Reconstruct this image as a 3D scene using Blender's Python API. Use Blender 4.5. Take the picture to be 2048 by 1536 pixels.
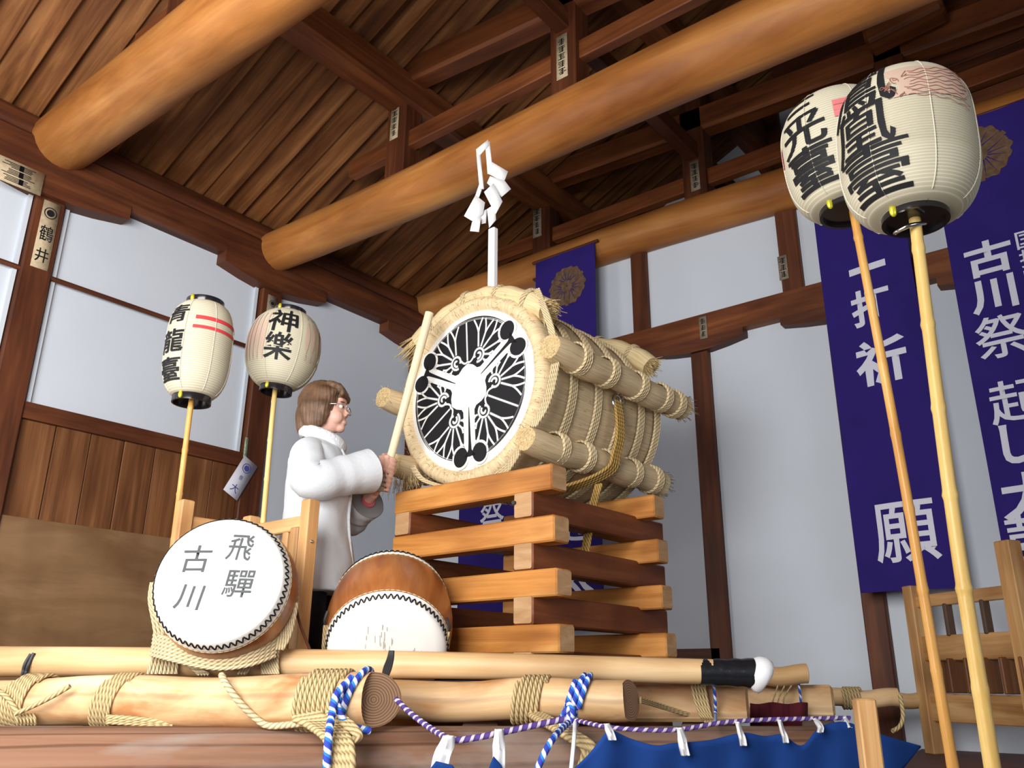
import bpy, bmesh, math, random
from mathutils import Vector, Matrix, noise
from math import sin, cos, pi, radians, sqrt, atan2

random.seed(7)
sc = bpy.context.scene
for o in list(bpy.data.objects):
    bpy.data.objects.remove(o)

# ------------------------------------------------------------------ camera
F, YAW, PIT, ROLL, EYE = 1687.4, 0.674238, 0.336574, 0.008234, 1.55
_cy, _sy = cos(YAW), sin(YAW)
FW = Vector((-_sy*cos(PIT), _cy*cos(PIT), sin(PIT)))
_rt = Vector((_cy, _sy, 0)); _up = _rt.cross(FW)
RT = cos(ROLL)*_rt + sin(ROLL)*_up
UP = -sin(ROLL)*_rt + cos(ROLL)*_up
CAM = Vector((0, 0, EYE))
cd = bpy.data.cameras.new('camera'); cam = bpy.data.objects.new('camera', cd)
sc.collection.objects.link(cam)
cd.sensor_width = 36; cd.lens = F/2048*36; cd.clip_end = 100
M = Matrix((RT, UP, -FW)).transposed().to_4x4(); M.translation = CAM
cam.matrix_world = M
sc.camera = cam

# ------------------------------------------------------------------ light
w = bpy.data.worlds.new('world'); sc.world = w; w.use_nodes = True
w.node_tree.nodes['Background'].inputs[0].default_value = (0.62, 0.74, 0.95, 1)
w.node_tree.nodes['Background'].inputs[1].default_value = 0.09
def area(name, loc, target, sx, sy, power, col):
    l = bpy.data.lights.new(name, 'AREA'); l.shape = 'RECTANGLE'; l.size = sx; l.size_y = sy
    l.energy = power; l.color = col
    o = bpy.data.objects.new(name, l); sc.collection.objects.link(o)
    o.location = loc
    o.rotation_euler = (Vector(target)-Vector(loc)).to_track_quat('-Z', 'Y').to_euler()
    return o
area('daylight_entrance', (-1.2, -1.5, 2.7), (-5.0, 1.3, 2.5), 3.0, 2.2, 275, (1.0, 0.985, 0.96))
area('left_fill_light', (-4.85, -0.7, 1.9), (-1.0, 2.2, 1.7), 2.2, 1.6, 62, (1.0, 0.98, 0.95))  # added fill beside the solid left wall, brightens the logs and the coat's back
area('right_fill_light', (4.3, 0.6, 2.4), (-4.0, 2.9, 2.7), 3.5, 2.0, 42, (0.96, 0.98, 1.0))  # added fill from the right to brighten the straw; no doors stand there
sc.view_settings.view_transform = 'Standard'
sc.view_settings.look = 'None'
sc.view_settings.gamma = 1
sc.view_settings.use_curve_mapping = False
sc.view_settings.exposure = 0.4
try:
    sc.cycles.use_denoising = True
    sc.cycles.max_bounces = 6
except Exception:
    pass

# ------------------------------------------------------------------ sight-line helpers (a point of the photograph to a point in the hall)
def ray(x, y): return FW + (x-1024)/F*RT - (y-768)/F*UP
def at(x, y, t): return CAM + ray(x, y)*t
def onX(x, y, X): d = ray(x, y); return CAM + d*(X/d.x)
def onY(x, y, Y): d = ray(x, y); return CAM + d*(Y/d.y)
def onZ(x, y, Z): d = ray(x, y); return CAM + d*((Z-EYE)/d.z)
def pix(p):
    q = Vector(p)-CAM; k = q.dot(FW)
    return 1024+F*q.dot(RT)/k, 768-F*q.dot(UP)/k, k

def upright(p, x, y):
    # the point of the upright plane through p (parallel to the picture's width) that shows at x, y
    n = Vector((FW.x, FW.y, 0)).normalized(); d = ray(x, y); return CAM+d*((p-CAM).dot(n)/d.dot(n))

# ------------------------------------------------------------------ materials
def new_mat(name):
    m = bpy.data.materials.new(name); m.use_nodes = True
    nt = m.node_tree; b = nt.nodes['Principled BSDF']
    return m, nt, b
def lk(nt, a, b): nt.links.new(a, b)
def ramp(nt, stops):
    r = nt.nodes.new('ShaderNodeValToRGB'); e = r.color_ramp.elements
    while len(e) < len(stops): e.new(0.5)
    for k, (p, c) in enumerate(stops):
        e[k].position = p; e[k].color = (*c, 1)
    return r
def uvmap(nt, scale, rand=True):
    tc = nt.nodes.new('ShaderNodeUVMap'); mp = nt.nodes.new('ShaderNodeMapping')
    mp.inputs['Scale'].default_value = scale
    lk(nt, tc.outputs[0], mp.inputs[0])
    if rand:
        oi = nt.nodes.new('ShaderNodeObjectInfo'); mu = nt.nodes.new('ShaderNodeVectorMath'); mu.operation = 'SCALE'
        mu.inputs[0].default_value = (13.7, 7.1, 3.3); lk(nt, oi.outputs['Random'], mu.inputs['Scale'])
        lk(nt, mu.outputs[0], mp.inputs['Location'])
    return mp
def wood(name, dark, mid, light, su=0.8, sv=16, rough=0.55, bump=0.12, spec=0.3, knots=True, plank=0):
    m, nt, b = new_mat(name)
    mp = uvmap(nt, (su, sv, 1))
    n = nt.nodes.new('ShaderNodeTexNoise'); n.inputs['Scale'].default_value = 1.0; n.inputs['Detail'].default_value = 6
    n.inputs['Roughness'].default_value = 0.62; n.inputs['Distortion'].default_value = 0.6
    lk(nt, mp.outputs[0], n.inputs['Vector'])
    r = ramp(nt, [(0.30, dark), (0.5, mid), (0.70, light)])
    lk(nt, n.outputs[0], r.inputs[0])
    col = r.outputs[0]
    if knots:
        mp2 = uvmap(nt, (su*1.6, sv*0.22, 1))
        n2 = nt.nodes.new('ShaderNodeTexNoise'); n2.inputs['Scale'].default_value = 1.3; n2.inputs['Detail'].default_value = 2
        lk(nt, mp2.outputs[0], n2.inputs['Vector'])
        r2 = ramp(nt, [(0.35, (0.62, 0.55, 0.5)), (0.55, (1, 1, 1)), (0.75, (1.18, 1.16, 1.12))])
        lk(nt, n2.outputs[0], r2.inputs[0])
        mx = nt.nodes.new('ShaderNodeMix'); mx.data_type = 'RGBA'; mx.blend_type = 'MULTIPLY'; mx.inputs[0].default_value = 0.85
        lk(nt, col, mx.inputs[6]); lk(nt, r2.outputs[0], mx.inputs[7]); col = mx.outputs[2]
    lk(nt, col, b.inputs['Base Color'])
    b.inputs['Roughness'].default_value = rough; b.inputs['Specular IOR Level'].default_value = spec
    bp = nt.nodes.new('ShaderNodeBump'); bp.inputs['Strength'].default_value = bump; bp.inputs['Distance'].default_value = 0.01
    lk(nt, n.outputs[0], bp.inputs['Height']); lk(nt, bp.outputs[0], b.inputs['Normal'])
    return m
def plain(name, col, rough=0.6, spec=0.3, metal=0, noise_amt=0.0, nscale=8, bump=0.0, bscale=60, sheen=0):
    m, nt, b = new_mat(name)
    b.inputs['Base Color'].default_value = (*col, 1); b.inputs['Roughness'].default_value = rough
    b.inputs['Specular IOR Level'].default_value = spec; b.inputs['Metallic'].default_value = metal
    tc = nt.nodes.new('ShaderNodeTexCoord')
    if noise_amt:
        n = nt.nodes.new('ShaderNodeTexNoise'); n.inputs['Scale'].default_value = nscale; n.inputs['Detail'].default_value = 4
        lk(nt, tc.outputs['Object'], n.inputs['Vector'])
        k = noise_amt
        r = ramp(nt, [(0.3, tuple(c*(1-k) for c in col)), (0.7, tuple(min(1, c*(1+k)) for c in col))])
        lk(nt, n.outputs[0], r.inputs[0]); lk(nt, r.outputs[0], b.inputs['Base Color'])
    if bump:
        n3 = nt.nodes.new('ShaderNodeTexNoise'); n3.inputs['Scale'].default_value = bscale; n3.inputs['Detail'].default_value = 3
        lk(nt, tc.outputs['Object'], n3.inputs['Vector'])
        bp = nt.nodes.new('ShaderNodeBump'); bp.inputs['Strength'].default_value = bump; bp.inputs['Distance'].default_value = 0.01
        lk(nt, n3.outputs[0], bp.inputs['Height']); lk(nt, bp.outputs[0], b.inputs['Normal'])
    return m
def rope_mat(name, c1, c2, pitch=0.03, around=3.0, c3=None):
    # UV: u metres along, v 0..1 around
    m, nt, b = new_mat(name)
    tc = nt.nodes.new('ShaderNodeUVMap'); sp = nt.nodes.new('ShaderNodeSeparateXYZ'); lk(nt, tc.outputs[0], sp.inputs[0])
    a = nt.nodes.new('ShaderNodeMath'); a.operation = 'MULTIPLY'; a.inputs[1].default_value = 1/pitch; lk(nt, sp.outputs[0], a.inputs[0])
    c = nt.nodes.new('ShaderNodeMath'); c.operation = 'MULTIPLY'; c.inputs[1].default_value = around; lk(nt, sp.outputs[1], c.inputs[0])
    s = nt.nodes.new('ShaderNodeMath'); s.operation = 'ADD'; lk(nt, a.outputs[0], s.inputs[0]); lk(nt, c.outputs[0], s.inputs[1])
    fr = nt.nodes.new('ShaderNodeMath'); fr.operation = 'FRACT'; lk(nt, s.outputs[0], fr.inputs[0])
    if c3:
        r = ramp(nt, [(0.0, c1), (0.42, c1), (0.46, c2), (0.75, c2), (0.79, c3), (1.0, c3)])
    else:
        r = ramp(nt, [(0.0, tuple(x*0.45 for x in c1)), (0.18, c1), (0.55, c2), (0.85, c1), (1.0, tuple(x*0.45 for x in c1))])
    lk(nt, fr.outputs[0], r.inputs[0]); lk(nt, r.outputs[0], b.inputs['Base Color'])
    b.inputs['Roughness'].default_value = 0.8; b.inputs['Specular IOR Level'].default_value = 0.15
    pp = nt.nodes.new('ShaderNodeMath'); pp.operation = 'PINGPONG'; pp.inputs[1].default_value = 0.5; lk(nt, fr.outputs[0], pp.inputs[0])
    bp = nt.nodes.new('ShaderNodeBump'); bp.inputs['Strength'].default_value = 0.7; bp.inputs['Distance'].default_value = 0.006
    lk(nt, pp.outputs[0], bp.inputs['Height']); lk(nt, bp.outputs[0], b.inputs['Normal'])
    return m
def rings_mat(name, dark, light, freq=90):
    # end grain: UV = local metres on the cut face
    m, nt, b = new_mat(name)
    tc = nt.nodes.new('ShaderNodeUVMap')
    wv = nt.nodes.new('ShaderNodeTexWave'); wv.wave_type = 'RINGS'; wv.rings_direction = 'Z'
    wv.inputs['Scale'].default_value = freq; wv.inputs['Distortion'].default_value = 2.5; wv.inputs['Detail'].default_value = 2
    wv.inputs['Detail Scale'].default_value = 0.3
    lk(nt, tc.outputs[0], wv.inputs['Vector'])
    r = ramp(nt, [(0.0, dark), (1.0, light)]); lk(nt, wv.outputs[0], r.inputs[0])
    lk(nt, r.outputs[0], b.inputs['Base Color']); b.inputs['Roughness'].default_value = 0.8
    return m
def straw_mat(name, dark, mid, light, su=6, sv=260):
    m = wood(name, dark, mid, light, su=su, sv=sv, rough=0.85, bump=0.35, spec=0.1, knots=False)
    return m

MT = {}
MT['board'] = wood('ceiling_board_wood', (0.085, 0.028, 0.008), (0.185, 0.068, 0.020), (0.32, 0.14, 0.048), su=0.9, sv=14, rough=0.6, spec=0.25)
MT['dark'] = wood('dark_stained_timber', (0.050, 0.014, 0.006), (0.100, 0.028, 0.010), (0.155, 0.048, 0.017), su=0.8, sv=14, rough=0.55)
MT['beam'] = wood('reddish_roof_timber', (0.090, 0.024, 0.008), (0.170, 0.050, 0.015), (0.26, 0.088, 0.027), su=0.8, sv=12, rough=0.5)
MT['tie'] = wood('honey_log_wood', (0.26, 0.085, 0.018), (0.42, 0.165, 0.040), (0.56, 0.27, 0.085), su=0.6, sv=5, rough=0.5, bump=0.06)
MT['wainscot'] = wood('wainscot_board_wood', (0.105, 0.038, 0.013), (0.175, 0.068, 0.024), (0.26, 0.115, 0.046), su=0.7, sv=22, rough=0.5)
MT['ply'] = wood('plywood_sheet', (0.165, 0.085, 0.036), (0.215, 0.118, 0.054), (0.27, 0.155, 0.078), su=1.4, sv=5, rough=0.5)
MT['plaster'] = plain('white_plaster', (0.61, 0.655, 0.72), rough=0.9, spec=0.1, noise_amt=0.03, nscale=1.2, bump=0.05, bscale=40)
MT['log'] = wood('peeled_log_wood', (0.46, 0.25, 0.10), (0.70, 0.47, 0.25), (0.82, 0.63, 0.40), su=0.9, sv=7, rough=0.5, bump=0.08)
def stains(m, col, scale, lo, hi, amt):
    nt = m.node_tree; b = nt.nodes['Principled BSDF']; src = b.inputs['Base Color'].links[0].from_socket
    mp = uvmap(nt, (scale, scale*2.2, 1)); n = nt.nodes.new('ShaderNodeTexNoise'); n.inputs['Scale'].default_value = 1; n.inputs['Detail'].default_value = 5; n.inputs['Distortion'].default_value = 0.8
    lk(nt, mp.outputs[0], n.inputs['Vector']); r = ramp(nt, [(lo, (0, 0, 0)), (hi, (amt, amt, amt))]); lk(nt, n.outputs[0], r.inputs[0])
    mx = nt.nodes.new('ShaderNodeMix'); mx.data_type = 'RGBA'; lk(nt, r.outputs[0], mx.inputs[0]); lk(nt, src, mx.inputs[6]); mx.inputs[7].default_value = (*col, 1); lk(nt, mx.outputs[2], b.inputs['Base Color'])
stains(MT['log'], (0.40, 0.165, 0.055), 2.6, 0.50, 0.68, 0.9)
stains(MT['log'], (0.16, 0.07, 0.035), 7.0, 0.66, 0.76, 0.6)
def contour_lines(m, sc_, lo, amt):
    nt = m.node_tree; b = nt.nodes['Principled BSDF']; src = b.inputs['Base Color'].links[0].from_socket
    mp = uvmap(nt, sc_); wv = nt.nodes.new('ShaderNodeTexWave'); wv.bands_direction = 'Y'; wv.inputs['Scale'].default_value = 1.0; wv.inputs['Distortion'].default_value = 5.0; wv.inputs['Detail'].default_value = 3; wv.inputs['Detail Scale'].default_value = 0.7
    lk(nt, mp.outputs[0], wv.inputs['Vector']); r = ramp(nt, [(0.0, (amt, amt, amt)), (lo, (0, 0, 0))]); lk(nt, wv.outputs[0], r.inputs[0])
    mx = nt.nodes.new('ShaderNodeMix'); mx.data_type = 'RGBA'; mx.blend_type = 'MULTIPLY'; lk(nt, r.outputs[0], mx.inputs[0]); lk(nt, src, mx.inputs[6]); mx.inputs[7].default_value = (0.42, 0.36, 0.34, 1); lk(nt, mx.outputs[2], b.inputs['Base Color'])
MT['pole'] = wood('planed_pole_wood', (0.46, 0.25, 0.10), (0.64, 0.41, 0.20), (0.75, 0.54, 0.31), su=0.8, sv=9, rough=0.4, bump=0.05)
MT['sill'] = wood('weathered_sill_wood', (0.125, 0.062, 0.036), (0.215, 0.112, 0.070), (0.285, 0.170, 0.115), su=0.5, sv=5, rough=0.75, bump=0.15, spec=0.15)
contour_lines(MT['sill'], (0.8, 4.0, 1), 0.16, 0.8)
stains(MT['sill'], (0.30, 0.25, 0.22), 1.3, 0.50, 0.66, 0.7)
contour_lines(MT['log'], (0.35, 3.0, 1), 0.10, 0.45)
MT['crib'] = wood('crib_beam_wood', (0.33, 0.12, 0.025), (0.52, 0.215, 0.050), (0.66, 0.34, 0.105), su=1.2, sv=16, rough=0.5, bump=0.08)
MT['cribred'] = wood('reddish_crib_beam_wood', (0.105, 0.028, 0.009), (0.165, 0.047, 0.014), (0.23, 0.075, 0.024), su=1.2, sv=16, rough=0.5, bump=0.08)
MT['cribend'] = wood('sawn_beam_end_wood', (0.36, 0.20, 0.09), (0.46, 0.27, 0.13), (0.55, 0.35, 0.19), su=6, sv=22, rough=0.7, knots=False)
MT['frame'] = wood('pale_frame_wood', (0.42, 0.20, 0.07), (0.56, 0.31, 0.125), (0.68, 0.44, 0.21), su=1.2, sv=18, rough=0.5)
MT['body'] = wood('drum_barrel_wood', (0.22, 0.065, 0.016), (0.36, 0.120, 0.032), (0.48, 0.195, 0.062), su=1.6, sv=14, rough=0.3, bump=0.03, spec=0.5)
MT['bamboo'] = wood('pale_bamboo', (0.50, 0.30, 0.075), (0.64, 0.43, 0.14), (0.74, 0.56, 0.22), su=1.5, sv=10, rough=0.35, bump=0.03, knots=False)
MT['bamboo_o'] = wood('amber_bamboo', (0.44, 0.20, 0.04), (0.58, 0.30, 0.075), (0.68, 0.42, 0.15), su=1.5, sv=10, rough=0.35, bump=0.03, knots=False)
MT['logend'] = rings_mat('log_end_grain', (0.19, 0.095, 0.050), (0.40, 0.24, 0.14), 42)
MT['straw'] = straw_mat('bundled_straw', (0.46, 0.33, 0.18), (0.69, 0.53, 0.32), (0.80, 0.65, 0.43))
MT['strawlt'] = straw_mat('pale_fresh_straw', (0.48, 0.35, 0.17), (0.68, 0.54, 0.30), (0.78, 0.65, 0.42))
MT['strawcut'] = plain('cut_straw_ends', (0.60, 0.44, 0.23), rough=0.9, spec=0.1, noise_amt=0.35, nscale=160, bump=0.8, bscale=220)
MT['fringe'] = plain('loose_straw', (0.60, 0.45, 0.22), rough=0.8, spec=0.15, noise_amt=0.3, nscale=30)
MT['rope'] = rope_mat('hemp_rope', (0.46, 0.33, 0.16), (0.66, 0.51, 0.28), pitch=0.022)
MT['ropelt'] = rope_mat('pale_straw_rope', (0.56, 0.43, 0.24), (0.74, 0.61, 0.40), pitch=0.02)
MT['ropegold'] = rope_mat('golden_twisted_cord', (0.36, 0.21, 0.055), (0.54, 0.35, 0.12), pitch=0.018)
MT['blueropem'] = rope_mat('blue_white_twisted_rope', (0.035, 0.06, 0.40), (0.70, 0.72, 0.82), pitch=0.034, around=1.0, c3=(0.03, 0.20, 0.60))
MT['purplerope'] = rope_mat('purple_white_twisted_rope', (0.085, 0.045, 0.20), (0.60, 0.52, 0.60), pitch=0.026, around=1.0, c3=(0.085, 0.045, 0.22))
MT['navy'] = plain('navy_blue_cloth', (0.011, 0.045, 0.20), rough=0.85, spec=0.1, noise_amt=0.18, nscale=5, bump=0.1, bscale=300)
MT['banner'] = plain('violet_blue_banner_cloth', (0.028, 0.016, 0.150), rough=0.85, spec=0.1, noise_amt=0.12, nscale=3, bump=0.08, bscale=400)
MT['bannertext'] = plain('white_dyed_lettering', (0.66, 0.66, 0.76), rough=0.9, spec=0.1)
MT['crestgold'] = plain('faded_gold_crest', (0.135, 0.080, 0.048), rough=0.9, spec=0.1, noise_amt=0.3, nscale=30)
MT['skin_drum'] = plain('white_drum_hide', (0.86, 0.85, 0.82), rough=0.55, spec=0.25, noise_amt=0.03, nscale=6)
MT['ink'] = plain('black_ink', (0.012, 0.012, 0.014), rough=0.6, spec=0.2)
MT['inkgrey'] = plain('washed_grey_ink', (0.085, 0.09, 0.095), rough=0.7, spec=0.2)
MT['lacquer'] = plain('black_lacquer', (0.012, 0.010, 0.012), rough=0.18, spec=0.6)
MT['paper'] = plain('cream_lantern_paper', (0.47, 0.425, 0.31), rough=0.7, spec=0.2, noise_amt=0.04, nscale=10)
def paper_ribs(m, light):
    nt = m.node_tree; b = nt.nodes['Principled BSDF']; src = b.inputs['Base Color'].links[0].from_socket
    tc = nt.nodes.new('ShaderNodeUVMap'); sp = nt.nodes.new('ShaderNodeSeparateXYZ'); lk(nt, tc.outputs[0], sp.inputs[0])
    fr = nt.nodes.new('ShaderNodeMath'); fr.operation = 'FRACT'; lk(nt, sp.outputs[0], fr.inputs[0])
    r = ramp(nt, [(0.0, (0.8, 0.8, 0.8)), (0.22, (0, 0, 0)), (0.78, (0, 0, 0)), (1.0, (0.8, 0.8, 0.8))]); lk(nt, fr.outputs[0], r.inputs[0])
    mx = nt.nodes.new('ShaderNodeMix'); mx.data_type = 'RGBA'; lk(nt, r.outputs[0], mx.inputs[0]); lk(nt, src, mx.inputs[6]); mx.inputs[7].default_value = (*light, 1); lk(nt, mx.outputs[2], b.inputs['Base Color'])
paper_ribs(MT['paper'], (0.68, 0.64, 0.52))
MT['rib'] = plain('pale_lantern_ribs', (0.60, 0.56, 0.45), rough=0.7, spec=0.2)
MT['red'] = plain('red_lantern_paint', (0.60, 0.045, 0.05), rough=0.7)
MT['redline'] = plain('faded_red_line', (0.34, 0.13, 0.10), rough=0.7)
MT['redpale'] = plain('pale_red_lantern_paint', (0.62, 0.17, 0.17), rough=0.7)
MT['pinkwash'] = plain('pink_lantern_wash', (0.52, 0.37, 0.285), rough=0.7)
MT['brass'] = plain('brass_fitting', (0.75, 0.68, 0.05), rough=0.3, metal=0.6)
MT['steel'] = plain('polished_steel', (0.62, 0.60, 0.58), rough=0.2, metal=1.0)
MT['iron'] = plain('black_iron', (0.03, 0.03, 0.032), rough=0.5, spec=0.4)
MT['white'] = plain('white_cloth', (0.80, 0.80, 0.82), rough=0.9, spec=0.1, noise_amt=0.05, nscale=20)
MT['paperw'] = plain('white_folded_paper', (0.86, 0.86, 0.87), rough=0.8, spec=0.1)
MT['label'] = plain('aged_paper_slip', (0.50, 0.40, 0.26), rough=0.8, spec=0.1, noise_amt=0.15, nscale=40)
MT['labeldk'] = plain('dark_paper_slip', (0.27, 0.22, 0.16), rough=0.8, spec=0.1, noise_amt=0.2, nscale=40)
MT['tape'] = plain('black_vinyl_tape', (0.010, 0.011, 0.014), rough=0.28, spec=0.5, bump=0.25, bscale=25)
MT['maroon'] = plain('maroon_cloth', (0.10, 0.008, 0.016), rough=0.8, noise_amt=0.2, nscale=12)
MT['deck'] = plain('red_brown_deck', (0.13, 0.060, 0.050), rough=0.6, noise_amt=0.15, nscale=5)
MT['stage'] = plain('dark_stage_boards', (0.10, 0.06, 0.04), rough=0.7, noise_amt=0.2, nscale=5)
MT['concrete'] = plain('hall_floor', (0.30, 0.27, 0.24), rough=0.8, noise_amt=0.1, nscale=3)
MT['coat'] = plain('white_wool_coat', (0.60, 0.625, 0.66), rough=0.9, spec=0.1, bump=0.12, bscale=70)
MT['fleece'] = plain('white_fleece_collar', (0.66, 0.67, 0.70), rough=0.95, spec=0.05, bump=0.6, bscale=60)
MT['skin'] = plain('fair_skin', (0.62, 0.36, 0.28), rough=0.5, spec=0.3, noise_amt=0.06, nscale=25)
MT['hair'] = plain('brown_hair', (0.115, 0.062, 0.034), rough=0.5, spec=0.3, noise_amt=0.45, nscale=18)
MT['trouser'] = plain('dark_trousers', (0.02, 0.022, 0.035), rough=0.8)
MT['shoe'] = plain('black_shoe', (0.015, 0.014, 0.014), rough=0.4)
MT['lip'] = plain('rose_lips', (0.48, 0.13, 0.12), rough=0.45)
MT['lining'] = plain('grey_lining', (0.16, 0.16, 0.17), rough=0.8)
MT['pinkcuff'] = plain('dusty_pink_cuff', (0.42, 0.10, 0.12), rough=0.8)
MT['eyew'] = plain('eye_white', (0.75, 0.73, 0.70), rough=0.3)
MT['iris'] = plain('dark_iris', (0.02, 0.012, 0.008), rough=0.2)
MT['greenslip'] = plain('green_printed_slip', (0.30, 0.42, 0.28), rough=0.7, noise_amt=0.4, nscale=60)
MT['amulet'] = plain('white_amulet_slip', (0.62, 0.62, 0.70), rough=0.7)
MT['bluetxt'] = plain('blue_print', (0.07, 0.07, 0.30), rough=0.7)
MT['beater'] = plain('pale_beater_wood', (0.70, 0.60, 0.40), rough=0.5)
MT['dirt'] = plain('grey_beating_marks', (0.46, 0.46, 0.45), rough=0.7)

# ------------------------------------------------------------------ mesh building
class MB:
    def __init__(s):
        s.v = []; s.f = []; s.uv = []; s.mi = []; s.uo = (0.0, 0.0)
    def add(s, verts, faces, uvs, mi=0):
        o = len(s.v); s.v += [Vector(p) for p in verts]
        for f, u in zip(faces, uvs):
            s.f.append([i+o for i in f]); s.uv.append([(q[0]+s.uo[0], q[1]+s.uo[1]) for q in u]); s.mi.append(mi)
    def quadgrid(s, P, uvf=None, mi=0, closeu=False, closev=False):
        # P[i][j]
        n, m = len(P), len(P[0]); verts = [p for r in P for p in r]; F_, U_ = [], []
        for i in range(n if closeu else n-1):
            for j in range(m if closev else m-1):
                a, b = i, (i+1) % n; c, d = j, (j+1) % m
                F_.append([a*m+c, b*m+c, b*m+d, a*m+d])
                if uvf: U_.append([uvf(i, j), uvf(i+1, j), uvf(i+1, j+1), uvf(i, j+1)])
                else: U_.append([(0, 0)]*4)
        s.add(verts, F_, U_, mi)
    def box(s, c, size, R=None, mi=0, bev=0.0, endmi=None):
        R = R or Matrix.Identity(3); c = Vector(c)
        ax = max(range(3), key=lambda k: size[k]); o1, o2 = [k for k in range(3) if k != ax]
        h = [x/2 for x in size]; b = min(bev, min(h)*0.6)
        # octagon-edged section along the longest axis when bevelled
        if b > 0:
            sec = [(-h[o1]+b, -h[o2]), (h[o1]-b, -h[o2]), (h[o1], -h[o2]+b), (h[o1], h[o2]-b), (h[o1]-b, h[o2]), (-h[o1]+b, h[o2]), (-h[o1], h[o2]-b), (-h[o1], -h[o2]+b)]
        else:
            sec = [(-h[o1], -h[o2]), (h[o1], -h[o2]), (h[o1], h[o2]), (-h[o1], h[o2])]
        n = len(sec)
        lv = [(-h[ax], 1.0), (h[ax], 1.0)]
        if b > 0:
            k1 = 1-b/h[o1]; k2 = 1-b/h[o2]
            lv = [(-h[ax], 0), (-h[ax]+b, 1), (h[ax]-b, 1), (h[ax], 0)]
        rows = []
        for (x, full) in lv:
            row = []
            for (p, q) in sec:
                if b > 0 and not full: p, q = p*k1, q*k2
                e = [0, 0, 0]; e[ax] = x; e[o1] = p; e[o2] = q
                row.append(c + R @ Vector(e))
            rows.append(row)
        per = [0.0]
        for i in range(n):
            a = Vector(sec[i]); bb = Vector(sec[(i+1) % n]); per.append(per[-1]+(bb-a).length)
        vv = [p for r in rows for p in r]; F_, U_ = [], []
        for i in range(len(rows)-1):
            for j in range(n):
                k = (j+1) % n
                F_.append([i*n+j, i*n+k, (i+1)*n+k, (i+1)*n+j])
                U_.append([(lv[i][0], per[j]), (lv[i][0], per[j+1]), (lv[i+1][0], per[j+1]), (lv[i+1][0], per[j])])
        s.add(vv, F_, U_, mi)
        em = mi if endmi is None else endmi
        sc_ = [(p*(k1 if b > 0 else 1), q*(k2 if b > 0 else 1)) for p, q in sec]
        s.add(rows[0], [list(range(n))[::-1]], [sc_[::-1]], em)
        s.add(rows[-1], [list(range(n))], [sc_], em)
        return s
    def beam(s, p0, p1, wd, ht, up=(0, 0, 1), mi=0, bev=0.006, endmi=None):
        p0, p1 = Vector(p0), Vector(p1); d = (p1-p0); L = d.length; x = d.normalized()
        y = Vector(up).cross(x)
        if y.length < 1e-4: y = Vector((0, 1, 0)).cross(x)
        y.normalize(); z = x.cross(y)
        R = Matrix((x, y, z)).transposed()
        # box() finds the longest axis by itself
        s.box((p0+p1)/2, (L, wd, ht), R, mi, bev, endmi); return s
    def tube(s, pts, rad, seg=12, mi=0, caps=True, endmi=None, closed=False, vmet=True, squash=1.0, upv=None, jitter=0.0):
        pts = [Vector(p) for p in pts]; n = len(pts)
        if not hasattr(rad, '__len__'): rad = [rad]*n
        T = []
        for i in range(n):
            if closed: d = pts[(i+1) % n]-pts[i-1]
            else: d = pts[min(i+1, n-1)]-pts[max(i-1, 0)]
            T.append(d.normalized() if d.length > 1e-9 else Vector((0, 0, 1)))
        N = Vector(upv) if upv is not None else (Vector((0, 0, 1)) if abs(T[0].z) < 0.9 else Vector((1, 0, 0)))
        N = (N - T[0]*N.dot(T[0])).normalized()
        rows, L, acc = [], [], 0.0
        for i in range(n):
            if i:
                acc += (pts[i]-pts[i-1]).length
                N = (N - T[i]*N.dot(T[i]))
                N = N.normalized() if N.length > 1e-6 else Vector((1, 0, 0))
            B = T[i].cross(N); L.append(acc)
            row = []
            for k in range(seg):
                a = 2*pi*k/seg; r = rad[i]
                if jitter: r *= 1+jitter*noise.noise(Vector((cos(a)*1.5, sin(a)*1.5, acc*3)))
                row.append(pts[i] + N*(cos(a)*r*squash) + B*(sin(a)*r))
            rows.append(row)
        rr = sum(rad)/n
        ke = 2*pi*rr/seg if vmet else 1.0/seg
        Lc = L + [acc + (pts[0]-pts[-1]).length]
        verts = [p for r in rows for p in r]; F_, U_ = [], []
        for i in range(n if closed else n-1):
            for k in range(seg):
                a, b = i, (i+1) % n; k2 = (k+1) % seg
                F_.append([a*seg+k, a*seg+k2, b*seg+k2, b*seg+k])
                U_.append([(Lc[i], k*ke), (Lc[i], (k+1)*ke), (Lc[i+1], (k+1)*ke), (Lc[i+1], k*ke)])
        s.add(verts, F_, U_, mi)
        if caps and not closed:
            em = mi if endmi is None else endmi
            for (row, r, rev) in ((rows[0], rad[0], True), (rows[-1], rad[-1], False)):
                ids = list(range(seg)); uv = [(cos(2*pi*k/seg)*r, sin(2*pi*k/seg)*r) for k in range(seg)]
                if rev: ids = ids[::-1]; uv = uv[::-1]
                s.add(row, [ids], [uv], em)
        return s
    def lathe(s, prof, seg, Mx, mi=0, capa=False, capb=False):
        # prof: (r, h) along the axis; Mx 4x4 with z = axis
        rows = []; L = [0.0]
        for i, (r, h) in enumerate(prof):
            rows.append([Mx @ Vector((r*cos(2*pi*k/seg), r*sin(2*pi*k/seg), h)) for k in range(seg)])
            if i: L.append(L[-1]+sqrt((r-prof[i-1][0])**2+(h-prof[i-1][1])**2))
        rm = max(r for r, _ in prof); ke = 2*pi*rm/seg
        s.quadgrid(rows, lambda i, j: (L[min(i, len(L)-1)], j*ke), mi, closev=True)
        if capa: s.add(rows[0], [list(range(seg))[::-1]], [[(prof[0][0]*cos(2*pi*k/seg), prof[0][0]*sin(2*pi*k/seg)) for k in range(seg)][::-1]], mi)
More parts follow.
